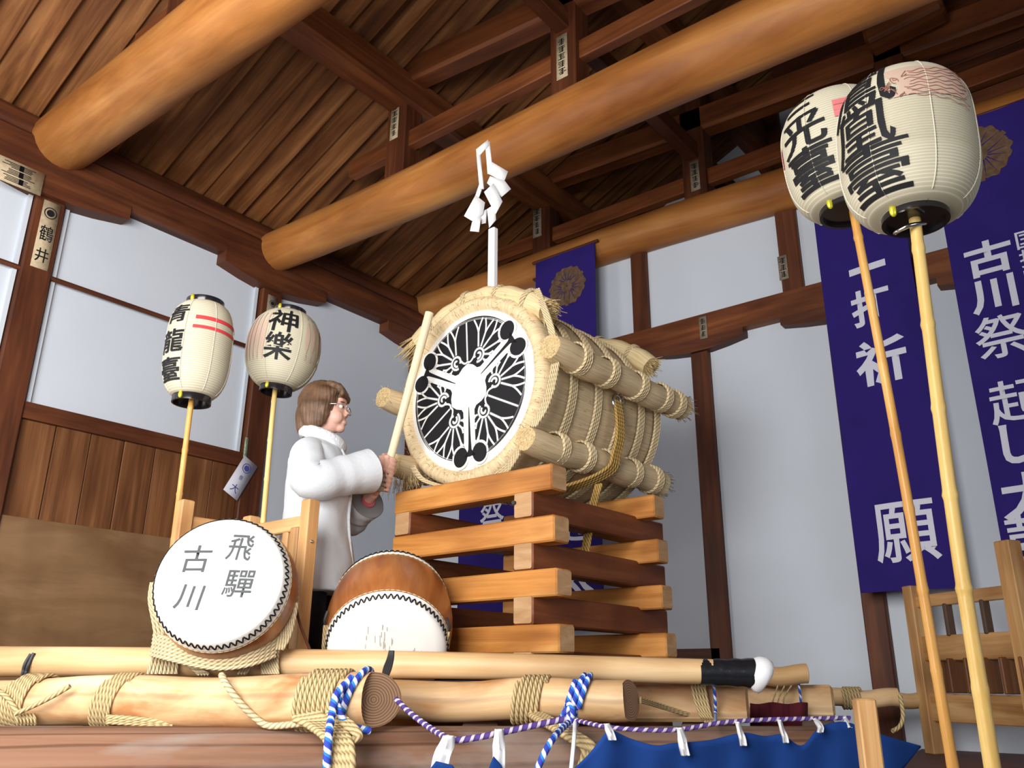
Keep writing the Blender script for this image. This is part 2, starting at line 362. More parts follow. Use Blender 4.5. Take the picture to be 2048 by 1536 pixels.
        if capb: s.add(rows[-1], [list(range(seg))], [[(prof[-1][0]*cos(2*pi*k/seg), prof[-1][0]*sin(2*pi*k/seg)) for k in range(seg)]], mi)
        return s
    def prism(s, poly, th, Mx, mi=0):
        # 2D polygon in the xy of Mx, thickness along its z
        n = len(poly); a = [Mx @ Vector((x, y, 0)) for x, y in poly]; b = [Mx @ Vector((x, y, th)) for x, y in poly]
        s.add(b, [list(range(n))], [poly], mi); s.add(a, [list(range(n))[::-1]], [poly[::-1]], mi)
        s.add(a+b, [[i, (i+1) % n, n+(i+1) % n, n+i] for i in range(n)], [[(0, 0)]*4]*n, mi)
        return s
    def ell(s, c, r, R=None, su=16, sv=10, mi=0):
        R = R or Matrix.Identity(3); c = Vector(c); rows = []
        for i in range(1, sv):
            th = pi*i/sv
            rows.append([c + R @ Vector((r[0]*sin(th)*cos(2*pi*k/su), r[1]*sin(th)*sin(2*pi*k/su), r[2]*cos(th))) for k in range(su)])
        top = c + R @ Vector((0, 0, r[2])); bot = c - R @ Vector((0, 0, r[2]))
        s.quadgrid([row[::-1] for row in rows], lambda i, j: (i*0.01, j*0.01), mi, closev=True)
        n = su; o = [top]+rows[0]; s.add(o, [[0, 1+k, 1+(k+1) % n] for k in range(n)], [[(0, 0)]*3]*n, mi)
        o = [bot]+rows[-1]; s.add(o, [[0, 1+(k+1) % n, 1+k] for k in range(n)], [[(0, 0)]*3]*n, mi)
        return s
    def bmesh(s, off=Vector((0, 0, 0))):
        bm = bmesh.new(); ul = bm.loops.layers.uv.new('UVMap')
        vs = [bm.verts.new(p-off) for p in s.v]
        for f, u, m in zip(s.f, s.uv, s.mi):
            try: fc = bm.faces.new([vs[i] for i in f])
            except ValueError: continue
            fc.material_index = m; fc.smooth = True
            for lp, q in zip(fc.loops, u): lp[ul].uv = q
        return bm
    def mesh(s, name, off, weld=1e-5, fixn=True):
        bm = s.bmesh(off)
        if weld: bmesh.ops.remove_doubles(bm, verts=bm.verts, dist=weld)
        if fixn: bmesh.ops.recalc_face_normals(bm, faces=bm.faces)
        me = bpy.data.meshes.new(name); bm.to_mesh(me); bm.free()
        return me
    def build(s, name, mat, parent=None, base=None, ang=35, fixn=True):
        mats = mat if isinstance(mat, (list, tuple)) else [mat]
        if parent is None:
            if base is None:
                xs = [p.x for p in s.v]; ys = [p.y for p in s.v]; zs = [p.z for p in s.v]
                base = Vector(((min(xs)+max(xs))/2, (min(ys)+max(ys))/2, min(zs)))
            off = Vector(base)
        else:
            off = Vector(root_loc(parent))
        me = s.mesh(name, off, fixn=fixn)
        for m in mats: me.materials.append(MT[m] if isinstance(m, str) else m)
        if ang is not None:
            me.set_sharp_from_angle(angle=radians(ang))
        o = bpy.data.objects.new(name, me); sc.collection.objects.link(o)
        if parent is None: o.location = off
        else: o.parent = parent
        return o
def root_loc(o):
    while o.parent is not None: o = o.parent
    return o.location
def tag(o, label, cat, group=None):
    o['label'] = label; o['category'] = cat
    if group: o['group'] = group
    return o
def thing(name, label, cat, loc, group=None):
    o = bpy.data.objects.new(name, None); sc.collection.objects.link(o)
    o.empty_display_size = 0.05; o.location = Vector(loc)
    return tag(o, label, cat, group)
def structure(o, label=None):
    o['kind'] = 'structure'
    if label: o['label'] = label
    return o
def smooth_path(pts, n=6, closed=False):
    pts = [Vector(p) for p in pts]; out = []; m = len(pts)
    rng = range(m if closed else m-1)
    for i in rng:
        if closed: p0, p1, p2, p3 = pts[i-1], pts[i], pts[(i+1) % m], pts[(i+2) % m]
        else: p0, p1, p2, p3 = pts[max(i-1, 0)], pts[i], pts[i+1], pts[min(i+2, m-1)]
        for k in range(n):
            t = k/n
            out.append(0.5*((2*p1)+(p2-p0)*t+(2*p0-5*p1+4*p2-p3)*t*t+(3*p1-p0-3*p2+p3)*t**3))
    if not closed: out.append(pts[-1])
    return out
def frame(org, x, y):
    x = Vector(x).normalized(); z = x.cross(Vector(y)).normalized(); y = z.cross(x)
    m = Matrix((x, y, z)).transposed().to_4x4(); m.translation = Vector(org); return m
def axis_frame(org, axis, hint=(0, 0, 1)):
    z = Vector(axis).normalized(); x = Vector(hint) - z*Vector(hint).dot(z)
    if x.length < 1e-4: x = Vector((1, 0, 0)) - z*z.x
    x.normalize(); y = z.cross(x); m = Matrix((x, y, z)).transposed().to_4x4(); m.translation = Vector(org); return m
def glyph(txt, size, bold=0.0):
    fc = bpy.data.curves.new('lettering', 'FONT'); fc.body = txt; fc.size = size; fc.offset = bold; fc.resolution_u = 3
    fc.align_x = 'CENTER'
    ob = bpy.data.objects.new('lettering', fc); sc.collection.objects.link(ob)
    bpy.context.view_layer.update()
    me = bpy.data.meshes.new_from_object(ob.evaluated_get(bpy.context.evaluated_depsgraph_get()))
    bpy.data.objects.remove(ob); bpy.data.curves.remove(fc)
    bm = bmesh.new(); bm.from_mesh(me); bpy.data.meshes.remove(me)
    if bm.verts:
        xs = [v.co.x for v in bm.verts]; ys = [v.co.y for v in bm.verts]
        c = Vector(((min(xs)+max(xs))/2, (min(ys)+max(ys))/2, 0))
        for v in bm.verts: v.co -= c
    return bm
def fit_glyph(bm, wd, ht):
    if not bm.verts: return
    sx = max(v.co.x for v in bm.verts)-min(v.co.x for v in bm.verts); sy = max(v.co.y for v in bm.verts)-min(v.co.y for v in bm.verts)
    for v in bm.verts:
        v.co.x *= wd/max(sx, 1e-6) if wd else 1; v.co.y *= ht/max(sy, 1e-6) if ht else 1
def stamp(mb, bm, fn, cut=0, mi=0):
    """flat letter shapes laid on a surface through fn(x, y)"""
    if cut and bm.verts:
        for ax in (0, 1):
            lo = min(v.co[ax] for v in bm.verts); hi = max(v.co[ax] for v in bm.verts)
            k = lo+cut
            while k < hi:
                co = [0, 0, 0]; co[ax] = k; no = [0, 0, 0]; no[ax] = 1
                bmesh.ops.bisect_plane(bm, geom=list(bm.verts)+list(bm.edges)+list(bm.faces), plane_co=co, plane_no=no)
                k += cut
    bm.verts.index_update(); bm.verts.ensure_lookup_table()
    mb.add([fn(v.co.x, v.co.y) for v in bm.verts], [[v.index for v in f.verts] for f in bm.faces], [[(v.co.x, v.co.y) for v in f.verts] for f in bm.faces], mi)
    bm.free()

# axes of the drum stand: U runs away from the camera, V to the left, Z up
_a = radians(2)
U = Vector((sin(_a), cos(_a), 0)); V = Vector((-cos(_a), sin(_a), 0)); Z = Vector((0, 0, 1))
RS = Matrix((-V, U, Z)).transposed()
P0 = at(938, 777, 3.8); HR = 0.378          # centre and radius of the big drum's head
def D(r, u, z): return P0 - V*r + U*u + Z*z   # right, away, up of the head's centre
DECK = 1.23
YB = 4.95; XL = -5.0

# ================================================================== SETTING
ZP = EYE+0.567*5            # underside of the left wall plate
def slab(name, lo, hi, mat, label=None, bev=0):
    c = [(a+b)/2 for a, b in zip(lo, hi)]; s_ = [b-a for a, b in zip(lo, hi)]
    return structure(MB().box(c, s_, None, 0, bev).build(name, mat), label)
slab('floor', (-7, -7, -0.1), (6, 6.5, 0), 'concrete')
# left wall: plaster over board wainscot over plywood
slab('wall_left', (-5.14, -2.6, 0), (-5.0, 6.2, ZP+0.15), 'plaster')
slab('wall_back', (-5.14, 4.98, 0), (4.5, 5.06, 4.62), 'plaster')
slab('wall_gable', (-5.14, 6.12, 0), (4.5, 6.24, 7.6), 'plaster')
YP1, YP2, YP3 = 0.3465*5, 0.667*5, 4.90
def post(name, x, y, z0, z1, wx, wy, mat='dark', label=None):
    return structure(MB().box((x, y, (z0+z1)/2), (wx, wy, z1-z0), None, 0, 0.008).build(name, mat), label)
PW = 0.17
for y, lb in ((YP1-1.61, None), (YP1, 'dark wall post bearing a paper slip with a round crest'), (YP2, 'dark wall post behind the pair of lanterns'), (YP3, None)):
    post('wall_post', -4.985, y, 0, ZP, 0.09, PW, 'dark', lb)
# wall plate (round topped log) and boat-shaped brackets
mb = MB(); mb.box((-5.0, 1.3, ZP+0.11), (0.24, 8.2, 0.22), None, 0, 0.03)
structure(mb.build('wall_plate', 'dark'))
mb = MB(); mb.tube([(-5.03, -2.7, ZP+0.27), (-5.03, 6.1, ZP+0.27)], 0.13, 16)
structure(mb.build('wall_plate_log', 'dark'))
def bracket(cx, axis, z, half, h, thick, pos):
    poly = [(-half, 0), (-half, -h*0.62), (-half*0.6, -h*0.86), (-half*0.25, -h), (half*0.25, -h), (half*0.6, -h*0.86), (half, -h*0.62), (half, 0)]
    mb = MB()
    if axis == 'Y': mb.prism(poly, thick, frame((pos, cx, z), (0, 1, 0), (0, 0, 1)))
    else: mb.prism(poly, thick, frame((cx, pos, z), (1, 0, 0), (0, 0, 1)))
    return structure(mb.build('bracket', 'dark'))
for y in (YP1, YP2, YP3): bracket(y, 'Y', ZP+0.02, 0.45, 0.155, 0.13, -5.02)
# rails and lower boards of the left wall
zr1 = EYE+0.291*5; zr0 = EYE+0.272*5
def wall_bay(y0, y1):
    slab('wall_rail', (-5.02, y0, zr0), (-4.955, y1, zr1), 'dark')
    mb = MB(); n = 7; dy = (y1-y0)/n
    for k in range(n):
        mb.uo = (random.uniform(0, 60), random.uniform(0, 60))
        mb.box((-4.992+0.003*(k % 2), y0+dy*(k+0.5), (0.02+zr0)/2), (0.02, dy-0.006, zr0-0.02), None, 0, 0.002)
    structure(mb.build('trim_wainscot', 'wainscot'))
    mb = MB(); mb.tube([(-4.965, y0, EYE+0.4445*5), (-4.965, y1, EYE+0.4445*5)], 0.016, 8)
    structure(mb.build('hanging_rod', 'dark'))
wall_bay(YP1-1.61+PW/2, YP1-PW/2); wall_bay(YP1+PW/2, YP2-PW/2)
o = MB().box((-4.965, YP1-0.2+0.62, (0.3+EYE+0.163*5)/2), (0.012, 2.9, EYE+0.163*5-0.3), None, 0, 0.002).build('plywood_sheet', 'ply')
structure(o)
# thin pale battens beside the posts
for y in (YP1-PW/2-0.02, YP1+PW/2+0.025, YP2-PW/2-0.03):
    slab('trim_batten', (-5.0, y-0.012, zr1), (-4.975, y+0.012, ZP), 'plaster')
# gable (back) wall timbers
b = 4.95
def B(xf, zf): return xf*b, EYE+zf*b
XA, XB_, XC = -0.4705*b, -0.2845*b, -0.0985*b
for x in (XA, XB_, XC, XC+0.92):
    post('wall_post', x, 4.965, 0, EYE+0.44*b, 0.125, 0.07, 'dark')
slab('trim_nageshi', (-4.95, 4.90, EYE+0.441*b), (4.5, 5.0, EYE+0.4745*b), 'beam')
for x in (XA, XB_, XC): bracket(x, 'X', EYE+0.443*b, 0.335, 0.10, 0.11, 5.01)
slab('trim_threshold', (-4.95, 4.93, 1.65), (XA, 5.0, 1.735), 'dark')
for xf, wd in ((-0.559, 0.125), (-0.334, 0.135), (-0.10, 0.13)):
    post('gable_post', xf*b, 4.965, EYE+0.4745*b, 4.68, wd, 0.06, 'dark')
# trusses: log tie beams with struts, upper ties and nuki rails
def truss(Y, r0, r1, x0, x1, z0, z1, upper=True, posts=(-3.59, -2.23, -0.87), lab=None):
    mb = MB(); n = 14; pts = []; rad = []
    for i in range(n+1):
        t = i/n
        pts.append((x0+(x1-x0)*t, Y, z0+(z1-z0)*t+0.02*sin(t*9+Y))); rad.append((r0+(r1-r0)*t)*(1+0.02*sin(5*t+Y)))
    mb.tube(pts, rad, 24, endmi=1)
    structure(mb.build('tie_beam', ['tie', 'logend']), lab)
    if not upper: return
    for x in posts:
        zr = roofz(x)
        post('roof_strut', x, Y, 4.55, min(zr-0.05, 6.3), 0.175, 0.15, 'dark')
    mb = MB(); mb.beam((-3.98, Y, 5.51), (0.4, Y, 5.08 if Y < 4 else 5.27), 0.15, 0.2, bev=0.02); structure(mb.build('upper_tie', 'beam'))
    mb = MB(); mb.beam((-4.1, Y, 4.93), (0.8, Y, 4.93), 0.07, 0.125); structure(mb.build('nuki_rail', 'beam'))
ROOF = 0.445
def roofz(x):
    return 4.80+(x+5.0)*ROOF if x < 0.6 else 4.80+5.6*ROOF-(x-0.6)*ROOF
truss(YP1-0.02, 0.175, 0.20, -5.06, 2.5, EYE+0.612*5, EYE+0.60*5, lab='honey coloured log tie beam nearest the camera')
truss(3.3, 0.15, 0.20, -5.06, 3.0, EYE+0.603*5, EYE+0.57*5, lab='honey coloured log tie beam crossing above the drum')
truss(4.92, 0.13, 0.16, -5.0, 2.0, EYE+0.630*5, EYE+0.60*5, lab='honey coloured log tie beam against the back gable')
for x, zz in ((-3.57, roofz(-3.57)-0.14), (-2.2, roofz(-2.2)-0.14), (-0.8, roofz(-0.8)-0.14)):
    mb = MB(); mb.beam((x, -2.6, zz), (x, 6.12, zz), 0.2, 0.24, bev=0.02); structure(mb.build('purlin', 'beam'))
for Y0, Y1 in ((-2.6, 6.1),):
    mb = MB(); mb.beam((-2.23, Y0, 5.14), (-2.23, Y1, 5.14), 0.09, 0.13); structure(mb.build('longitudinal_rail', 'dark'))
# braces on the far gable and dark boards at right, upper rows widened to stand in for a shaded void
post('gable_post', onY(1545, 280, 6.08).x, 6.08, 4.6, 6.6, 0.14, 0.07, 'dark')
for (a, c, wd) in (((1462, 250), (1562, 378), 0.10), ((1500, 228), (1556, 300), 0.07), ((1420, 338), (1480, 402), 0.075)):
    mb = MB(); p, q = onY(*a, 6.08), onY(*c, 6.08); mb.beam(p, q, 0.05, wd, up=(0, 1, 0)) if False else mb.beam(p, q, 0.06, wd); structure(mb.build('gable_diagonal', 'dark'))
mb = MB()
for k in range(12):
    mb.box((1.55, 5.03, 5.42+0.2*k), (6.4, 0.03, 0.19), None, 0, 0.003)
for k in range(3):
    mb.box((2.05, 5.03, 4.84+0.2*k), (5.44, 0.03, 0.19), None, 0, 0.003)
structure(mb.build('gable_boards_dark_fill', 'dark'))
slab('gable_beam', (-0.62, 4.84, 4.66), (4.3, 5.0, 4.79), 'dark')
mb = MB(); mb.beam((-0.95, 4.72, 5.36), (-0.50, 4.72, 5.40), 0.18, 0.20, bev=0.02); structure(mb.build('gable_beam_end', 'beam'))
# roof: lapped boards running up the slope
mb = MB(); n = 55; pitch = 0.162
for k in range(n):
    y = -2.62+pitch*k; yc = y+pitch/2
    d = 0.012*((k*7) % 3); mb.uo = (random.uniform(0, 60), random.uniform(0, 60))
    x0, x1 = -5.25, 0.62
    p0 = Vector((x0, yc, roofz(x0)+0.03+d)); p1 = Vector((x1, yc, roofz(x1)+0.03+d))
    upn = Vector((-ROOF, 0.34, 1)).normalized()
    mb.beam(p0, p1, pitch*1.02, 0.03, up=upn, bev=0.004)
structure(mb.build('ceiling', 'board'))
mb = MB()
for k in range(n):
    y = -2.62+pitch*k+pitch/2; mb.uo = (random.uniform(0, 60), random.uniform(0, 60))
    mb.beam((0.58, y, roofz(0.62)+0.03), (5.0, y, roofz(5.0)+0.03), pitch*1.02, 0.03, up=Vector((ROOF, 0.2, 1)).normalized(), bev=0.004)
structure(mb.build('ceiling_far_slope', 'board'))
mb = MB(); mb.box((-0.3, 1.8, 7.72), (10.8, 9.2, 0.05)); structure(mb.build('roof_cover', 'dark'))
# stage the yagura stands on
def flat(p, z=0.0): return Vector((p.x, p.y, z))
def prism_z(name, q, z0, z1, mat):
    mb = MB(); a = [flat(p, z1) for p in q]; lo = [flat(p, z0) for p in q]; n = len(q)
    mb.add(a+lo, [list(range(n)), [n+i for i in range(n)][::-1]]+[[i, n+i, n+(i+1) % n, (i+1) % n] for i in range(n)], [[(p.x, p.y) for p in q]]*2+[[(0, 0)]*4]*n)
    return mb.build(name, mat)
structure(prism_z('stage_platform', [at(-260, 1500, 2.80), at(1560, 1500, 2.95), at(1560, 1500, 4.9), at(800, 1500, 5.3), at(-100, 1500, 4.2)], 0, DECK, 'stage'))
A_, B_, C_, D_ = onZ(1845, 1497, DECK), onZ(2140, 1499, DECK), onZ(2140, 1560, DECK), onZ(1722, 1560, DECK)
structure(prism_z('stage_extension', [A_, B_, C_, D_], 0, DECK, 'deck'))

# ================================================================== LOG CRIB UNDER THE DRUM
crib = thing('drum_stand', 'crib of stacked orange square timbers carrying the big straw-wrapped drum', 'drum stand', D(0.07, 0.33, DECK-P0.z))
zt = -0.453
lev = 0
while True:
    z1 = zt-0.1975*lev; z0 = z1-0.1
    if P0.z+z0 < DECK-0.05: break
    z0 = max(z0, DECK-P0.z)
    for (u0, u1) in ((-0.12, -0.022), (0.615, 0.705)):
        jx = 0.008*sin(lev*2.3+u0*9); ex = 0.560+0.009*lev
        c = D((ex-0.325)/2+jx*0, (u0+u1)/2, (z0+z1)/2)
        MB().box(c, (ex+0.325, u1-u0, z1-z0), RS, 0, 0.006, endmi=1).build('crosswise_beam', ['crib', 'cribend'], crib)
    s1 = z0+0.012; s0 = z0-0.1+0.0025
    if P0.z+s0 > DECK-0.01:
        for (r0, r1) in ((0.367, 0.465), (-0.320, -0.222)):
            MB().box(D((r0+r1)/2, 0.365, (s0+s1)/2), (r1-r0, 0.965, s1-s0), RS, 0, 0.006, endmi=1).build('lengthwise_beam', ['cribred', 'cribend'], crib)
    lev += 1
    if lev > 9: break
mb = MB(); mb.tube([D(0.376, -0.129, -0.585), D(0.376, -0.118, -0.585)], 0.008, 8)
mb.build('iron_bolt', 'iron', crib)
mb = MB()
for (a, c) in (((0.30, 0.05, -0.56), (0.36, 0.05, -0.56)), ((0.30, 0.05, -0.56), (0.30, 0.05, -0.60))):
    mb.beam(D(*a), D(*c), 0.02, 0.02)
mb.build('iron_staple', 'iron', crib)

# ================================================================== BIG DRUM IN STRAW
drum = thing('straw_drum', 'huge drum wrapped in straw with a black leaf crest on its white head', 'drum', D(0, 0.45, -0.452))
DL = 0.90                    # length of the wrapped body
AX = axis_frame(P0, U, Z)    # x = up, y = U x Z, z = away
# local polar point on the barrel: angle measured from the right, counter-clockwise as seen from the front
def barrel(r, ang, u): return D(r*cos(ang), u, r*sin(ang))
RB = 0.448
mb = MB()
prof = [(HR*0.985, 0.012), (HR*1.03, -0.012), (HR*1.10, -0.020), (RB*0.985, 0.0), (RB, 0.03)]
for k in range(1, 14):
    u = 0.03+k*(DL-0.03)/14; prof.append((RB-0.012+0.012*sin(pi*u/DL)+0.0035*sin(k*2.1), u))
prof += [(RB-0.012, DL-0.01), (RB-0.05, DL+0.02), (HR, DL+0.015), (HR*0.98, DL)]
def lathe_u(mb, prof, seg, mi=0, wob=0.0, along=True):
    rows = []
    for (r, u) in prof:
        rows.append([barrel(r*(1+wob*noise.noise(Vector((cos(2*pi*k/seg)*4, sin(2*pi*k/seg)*4, u*2)))), 2*pi*k/seg, u) for k in range(seg)])
    ke = 2*pi*RB/seg; L = [0.0]
    for i in range(1, len(prof)): L.append(L[-1]+sqrt((prof[i][0]-prof[i-1][0])**2+(prof[i][1]-prof[i-1][1])**2))
    mb.quadgrid(rows, lambda i, j: (L[min(i, len(L)-1)], j*ke), mi, closev=True)
lathe_u(mb, prof, 96, 0, 0.012)
mb.build('straw_wrapping', 'straw', drum, ang=60)
# head
mb = MB()
hp = [(0.0005, -0.004), (HR*0.5, -0.004), (HR*0.9, -0.002), (HR*0.985, 0.004), (HR*1.0, 0.014)]
lathe_u(mb, hp, 96)
head = mb.build('drum_head', 'skin_drum', drum, ang=60)
mb = MB(); lathe_u(mb, [(HR*0.99, DL-0.004), (HR*0.9, DL), (0.0005, DL)], 64)
mb.build('rear_drum_head', 'skin_drum', drum, ang=60)
# crest: three leaves between three forked stems
def hp2(x, y, lift): return D(x, -0.004-lift, y)
class Ink:
    def __init__(s, lift, mat): s.mb = MB(); s.lift = lift; s.mat = mat
    def poly(s, pts): s.mb.add([hp2(x*HR, y*HR, s.lift) for x, y in pts], [list(range(len(pts)))], [[(x, y) for x, y in pts]])
    def strip(s, pts, wd):
        n = len(pts); wd = wd if hasattr(wd, '__len__') else [wd]*n; A, C = [], []
        for i in range(n):
            dx = pts[min(i+1, n-1)][0]-pts[max(i-1, 0)][0]; dy = pts[min(i+1, n-1)][1]-pts[max(i-1, 0)][1]; l = sqrt(dx*dx+dy*dy) or 1
            nx, ny = -dy/l*wd[i]/2, dx/l*wd[i]/2
            A.append((pts[i][0]+nx, pts[i][1]+ny)); C.append((pts[i][0]-nx, pts[i][1]-ny))
        v = [hp2(x*HR, y*HR, s.lift) for x, y in A+C]
        s.mb.add(v, [[i, i+1, n+i+1, n+i] for i in range(n-1)], [[(0, 0)]*4]*(n-1))
    def disc(s, x, y, rx, ry=None, rot=0, n=20):
        ry = ry or rx; s.poly([(x+rx*cos(t)*cos(rot)-ry*sin(t)*sin(rot), y+rx*cos(t)*sin(rot)+ry*sin(t)*cos(rot)) for t in [2*pi*k/n for k in range(n)]])
def pol(r, deg): return (r*cos(radians(deg)), r*sin(radians(deg)))
def lerp(a, b_, t): return (a[0]+(b_[0]-a[0])*t, a[1]+(b_[1]-a[1])*t)
def bez(a, m_, c, n=12): return [lerp(lerp(a, m_, t), lerp(m_, c, t), t) for t in [i/n for i in range(n+1)]]
blk, wht, gry, blk2 = Ink(0.0006, 'ink'), Ink(0.0012, 'skin_drum'), Ink(0.0009, 'inkgrey'), Ink(0.0018, 'ink')
STEMS = (34, 154, 274); RIM = 0.868; BANDW = 0.082
def inside(x, y):
    if x*x+y*y > RIM*RIM or x*x+y*y < 0.23*0.23: return False
    for a in STEMS:
        ca, sa = cos(radians(a)), sin(radians(a))
        if x*ca+y*sa > 0 and abs(-x*sa+y*ca) < BANDW: return False
    return True
def reach(x, y, deg):
    d = 0.0; ca, sa = cos(radians(deg)), sin(radians(deg))
    while d < 1.2 and inside(x+ca*d, y+sa*d): d += 0.006
    return d
def vein(x, y, deg, start, w0=0.022, fork=True, bend=0.0):
    L = reach(x, y, deg)
    if L < start+0.05: return
    p0 = (x+start*cos(radians(deg)), y+start*sin(radians(deg)))
    fk = start+(L-start)*(0.50 if fork else 1.0)
    p1 = (x+fk*cos(radians(deg+bend)), y+fk*sin(radians(deg+bend)))
    wht.strip(bez(p0, lerp(p0, p1, 0.5), p1, 6), w0); gry.strip(bez(p0, lerp(p0, p1, 0.5), p1, 6), w0*1.7)
    if fork:
        for sg in (-1, 1):
            q = (x+(L+0.01)*cos(radians(deg+bend+sg*9)), y+(L+0.01)*sin(radians(deg+bend+sg*9)))
            l2 = reach(p1[0], p1[1], math.degrees(atan2(q[1]-p1[1], q[0]-p1[0]))); dl = sqrt((q[0]-p1[0])**2+(q[1]-p1[1])**2) or 1
            q = lerp(p1, q, min(1.0, (l2+0.012)/dl)); m_ = lerp(p1, (x+(fk+L)/2*cos(radians(deg+bend+sg*2)), y+(fk+L)/2*sin(radians(deg+bend+sg*2))), 0.9)
            wht.strip(bez(p1, m_, q, 8), w0*1.05)
            e = lerp(m_, q, 0.35); ee = (e[0]+0.10*cos(radians(deg-sg*10)), e[1]+0.10*sin(radians(deg-sg*10)))
            if inside(*ee): wht.strip([e, ee], w0*0.6)
for phi in (94, 214, 334):
    outer = [pol(RIM, phi-53.6+107.2*k/44) for k in range(45)]
    edge = lambda sg, r: pol(r, phi+sg*(60-math.degrees(math.asin(min(0.9, BANDW/r)))))
    inner = [edge(1, r) for r in (0.7, 0.5, 0.38, 0.31)]+[pol(0.27+0.05*(1-abs(k-2)/2), phi+34*(1-k/2)) for k in range(5)]+[edge(-1, r) for r in (0.31, 0.38, 0.5, 0.7)]
    blk.poly(outer+inner)
    vein(*pol(0.34, phi), phi, 0.02, fork=False, w0=0.020)
    for sg in (-1, 1):
        c0 = pol(0.425, phi+sg*25)
        for dth, st_ in ((3, 0.10), (27, 0.10), (52, 0.10), (79, 0.10), (106, 0.10), (138, 0.11)):
            vein(c0[0], c0[1], phi+sg*dth, st_)
        for k, rr in enumerate((0.095, 0.058)):
            arc = [(c0[0]+(rr-0.0022*q*(1+k))*cos(radians(phi+180+sg*(20-q*21))), c0[1]+(rr-0.0022*q*(1+k))*sin(radians(phi+180+sg*(20-q*21)))) for q in range(16-4*k)]
            wht.strip(arc, 0.026); gry.strip(arc, 0.042)
        wht.strip(bez(lerp(c0, pol(0.425, phi), 0.35), pol(0.30, phi+sg*9), pol(0.345, phi), 8), 0.024)
        # outer edge of the leaf along the stem
        wht.strip([edge(sg, r) for r in (0.22, 0.34, 0.5, 0.68, 0.80)], 0.014)
    blk2.strip([pol(0.898, phi-46+60*k/24) for k in range(25)], [0.004+0.013*sin(pi*k/24) for k in range(25)])
    gry.strip([pol(RIM+0.012, phi-53+106*k/30) for k in range(31)], 0.012)
# worn centre
wht.poly([(0.06+(0.165+0.035*sin(5*t)+0.03*cos(3*t+1))*cos(t), 0.01+(0.165+0.035*sin(5*t)+0.03*cos(3*t+1))*sin(t)) for t in [2*pi*k/48 for k in range(48)]])
for phi in STEMS:
    blk2.strip([pol(0.24, phi), pol(0.45, phi), pol(0.64, phi), pol(0.76, phi), pol(0.81, phi), pol(0.845, phi)], [0.008, 0.026, 0.036, 0.05, 0.11, 0.20])
    for sg in (-1, 1):
        c0 = pol(0.842, phi+sg*10.2); wht.disc(c0[0], c0[1], 0.146, 0.136, radians(phi)); blk2.disc(c0[0], c0[1], 0.120, 0.108, radians(phi+sg*30))
        wht.strip(bez(pol(0.40, phi+sg*7.5), pol(0.66, phi+sg*3.2), pol(0.76, phi+sg*10.5), 10), 0.018)
for ink, nm in ((blk, 'crest'), (gry, 'crest_shading'), (wht, 'crest_veins'), (blk2, 'crest_stems')):
    ink.mb.build(nm, ink.mat, head, ang=None, fixn=False)
# straw bundles along the barrel
def straws(mb, c, axis, r, n, ln, spread, thick=0.0022, seed=1):
    rnd = random.Random(seed); axis = Vector(axis).normalized()
    M3 = axis_frame(c, axis).to_3x3()
    for _ in range(n):
        a = rnd.uniform(0, 2*pi); q = r*sqrt(rnd.uniform(0, 1)); l = ln*rnd.uniform(0.35, 1.0)
        p = Vector(c)+M3 @ Vector((q*cos(a), q*sin(a), 0))
        dv = (axis + M3 @ Vector((rnd.gauss(0, spread)+cos(a)*spread*q/r, rnd.gauss(0, spread)+sin(a)*spread*q/r, 0))).normalized()
        mb.tube([p-dv*0.02, p+dv*l], [thick, thick*0.6], 4)
def hoop(mb, c, axis, r, strands=4, rs=0.0075, seg=40, wob=None):
    # one strap of several strands laid side by side
    M3 = axis_frame(c, axis, Z).to_3x3(); axis = Vector(axis).normalized(); wd = strands*rs*1.9; rows = []; m = strands*6
    for k in range(seg):
        a = 2*pi*k/seg; dr = M3 @ Vector((cos(a), sin(a), 0)); wv = wob(a) if wob else 0.0; row = []
        for j in range(m+1):
            h = abs(sin(pi*j/6))*rs*1.5; row.append(Vector(c)+axis*((j/m-0.5)*wd+wv)+dr*(r-rs*0.6+h))
        rows.append(row)
    mb.quadgrid(rows, lambda i, j: (2*pi*r*i/seg, j/6.0*0.5), closeu=True)
BR = 0.060
def bundle(name, r, z, u0, u1, bands, sd):
    mb = MB(); n = 16
    pts = [D(r, u0+(u1-u0)*k/n, z+0.006*sin(k*0.9+sd)) for k in range(n+1)]
    rad = [BR*(1+0.05*sin(k*1.7+sd)) for k in range(n+1)]; rad[0] = BR*0.86; rad[-1] = BR*1.05
    mb.tube(pts, rad, 22, endmi=1, jitter=0.10)
    o = mb.build(name, ['straw', 'strawcut'], drum, ang=60)
    for bu in bands: mb = MB(); hoop(mb, D(r, bu, z+0.004), U, BR*1.09, 4, 0.007); mb.build('rope_band', 'ropelt', o, ang=60)
    mb = MB(); straws(mb, pts[-1], U, BR, 70, 0.075, 0.16, seed=sd); straws(mb, pts[0], -U, BR*0.98, 40, 0.014, 0.5, 0.0015, seed=sd+9)
    f = mb.build('frayed_straw', 'fringe', o, ang=None); f['kind'] = 'stuff'
    return o
bundle('straw_bundle', 0.520, 0.045, -0.075, 0.985, (0.11, 0.32, 0.56, 0.775, 0.90), 1)
bundle('straw_bundle', 0.382, -0.318, -0.065, 0.975, (0.135, 0.32, 0.50, 0.70, 0.885), 2)
bundle('straw_bundle', -0.500, 0.045, -0.075, 0.985, (0.11, 0.32, 0.56, 0.775, 0.90), 3)
bundle('straw_bundle', -0.392, -0.300, -0.085, 0.975, (0.12, 0.32, 0.50, 0.70, 0.885), 4)
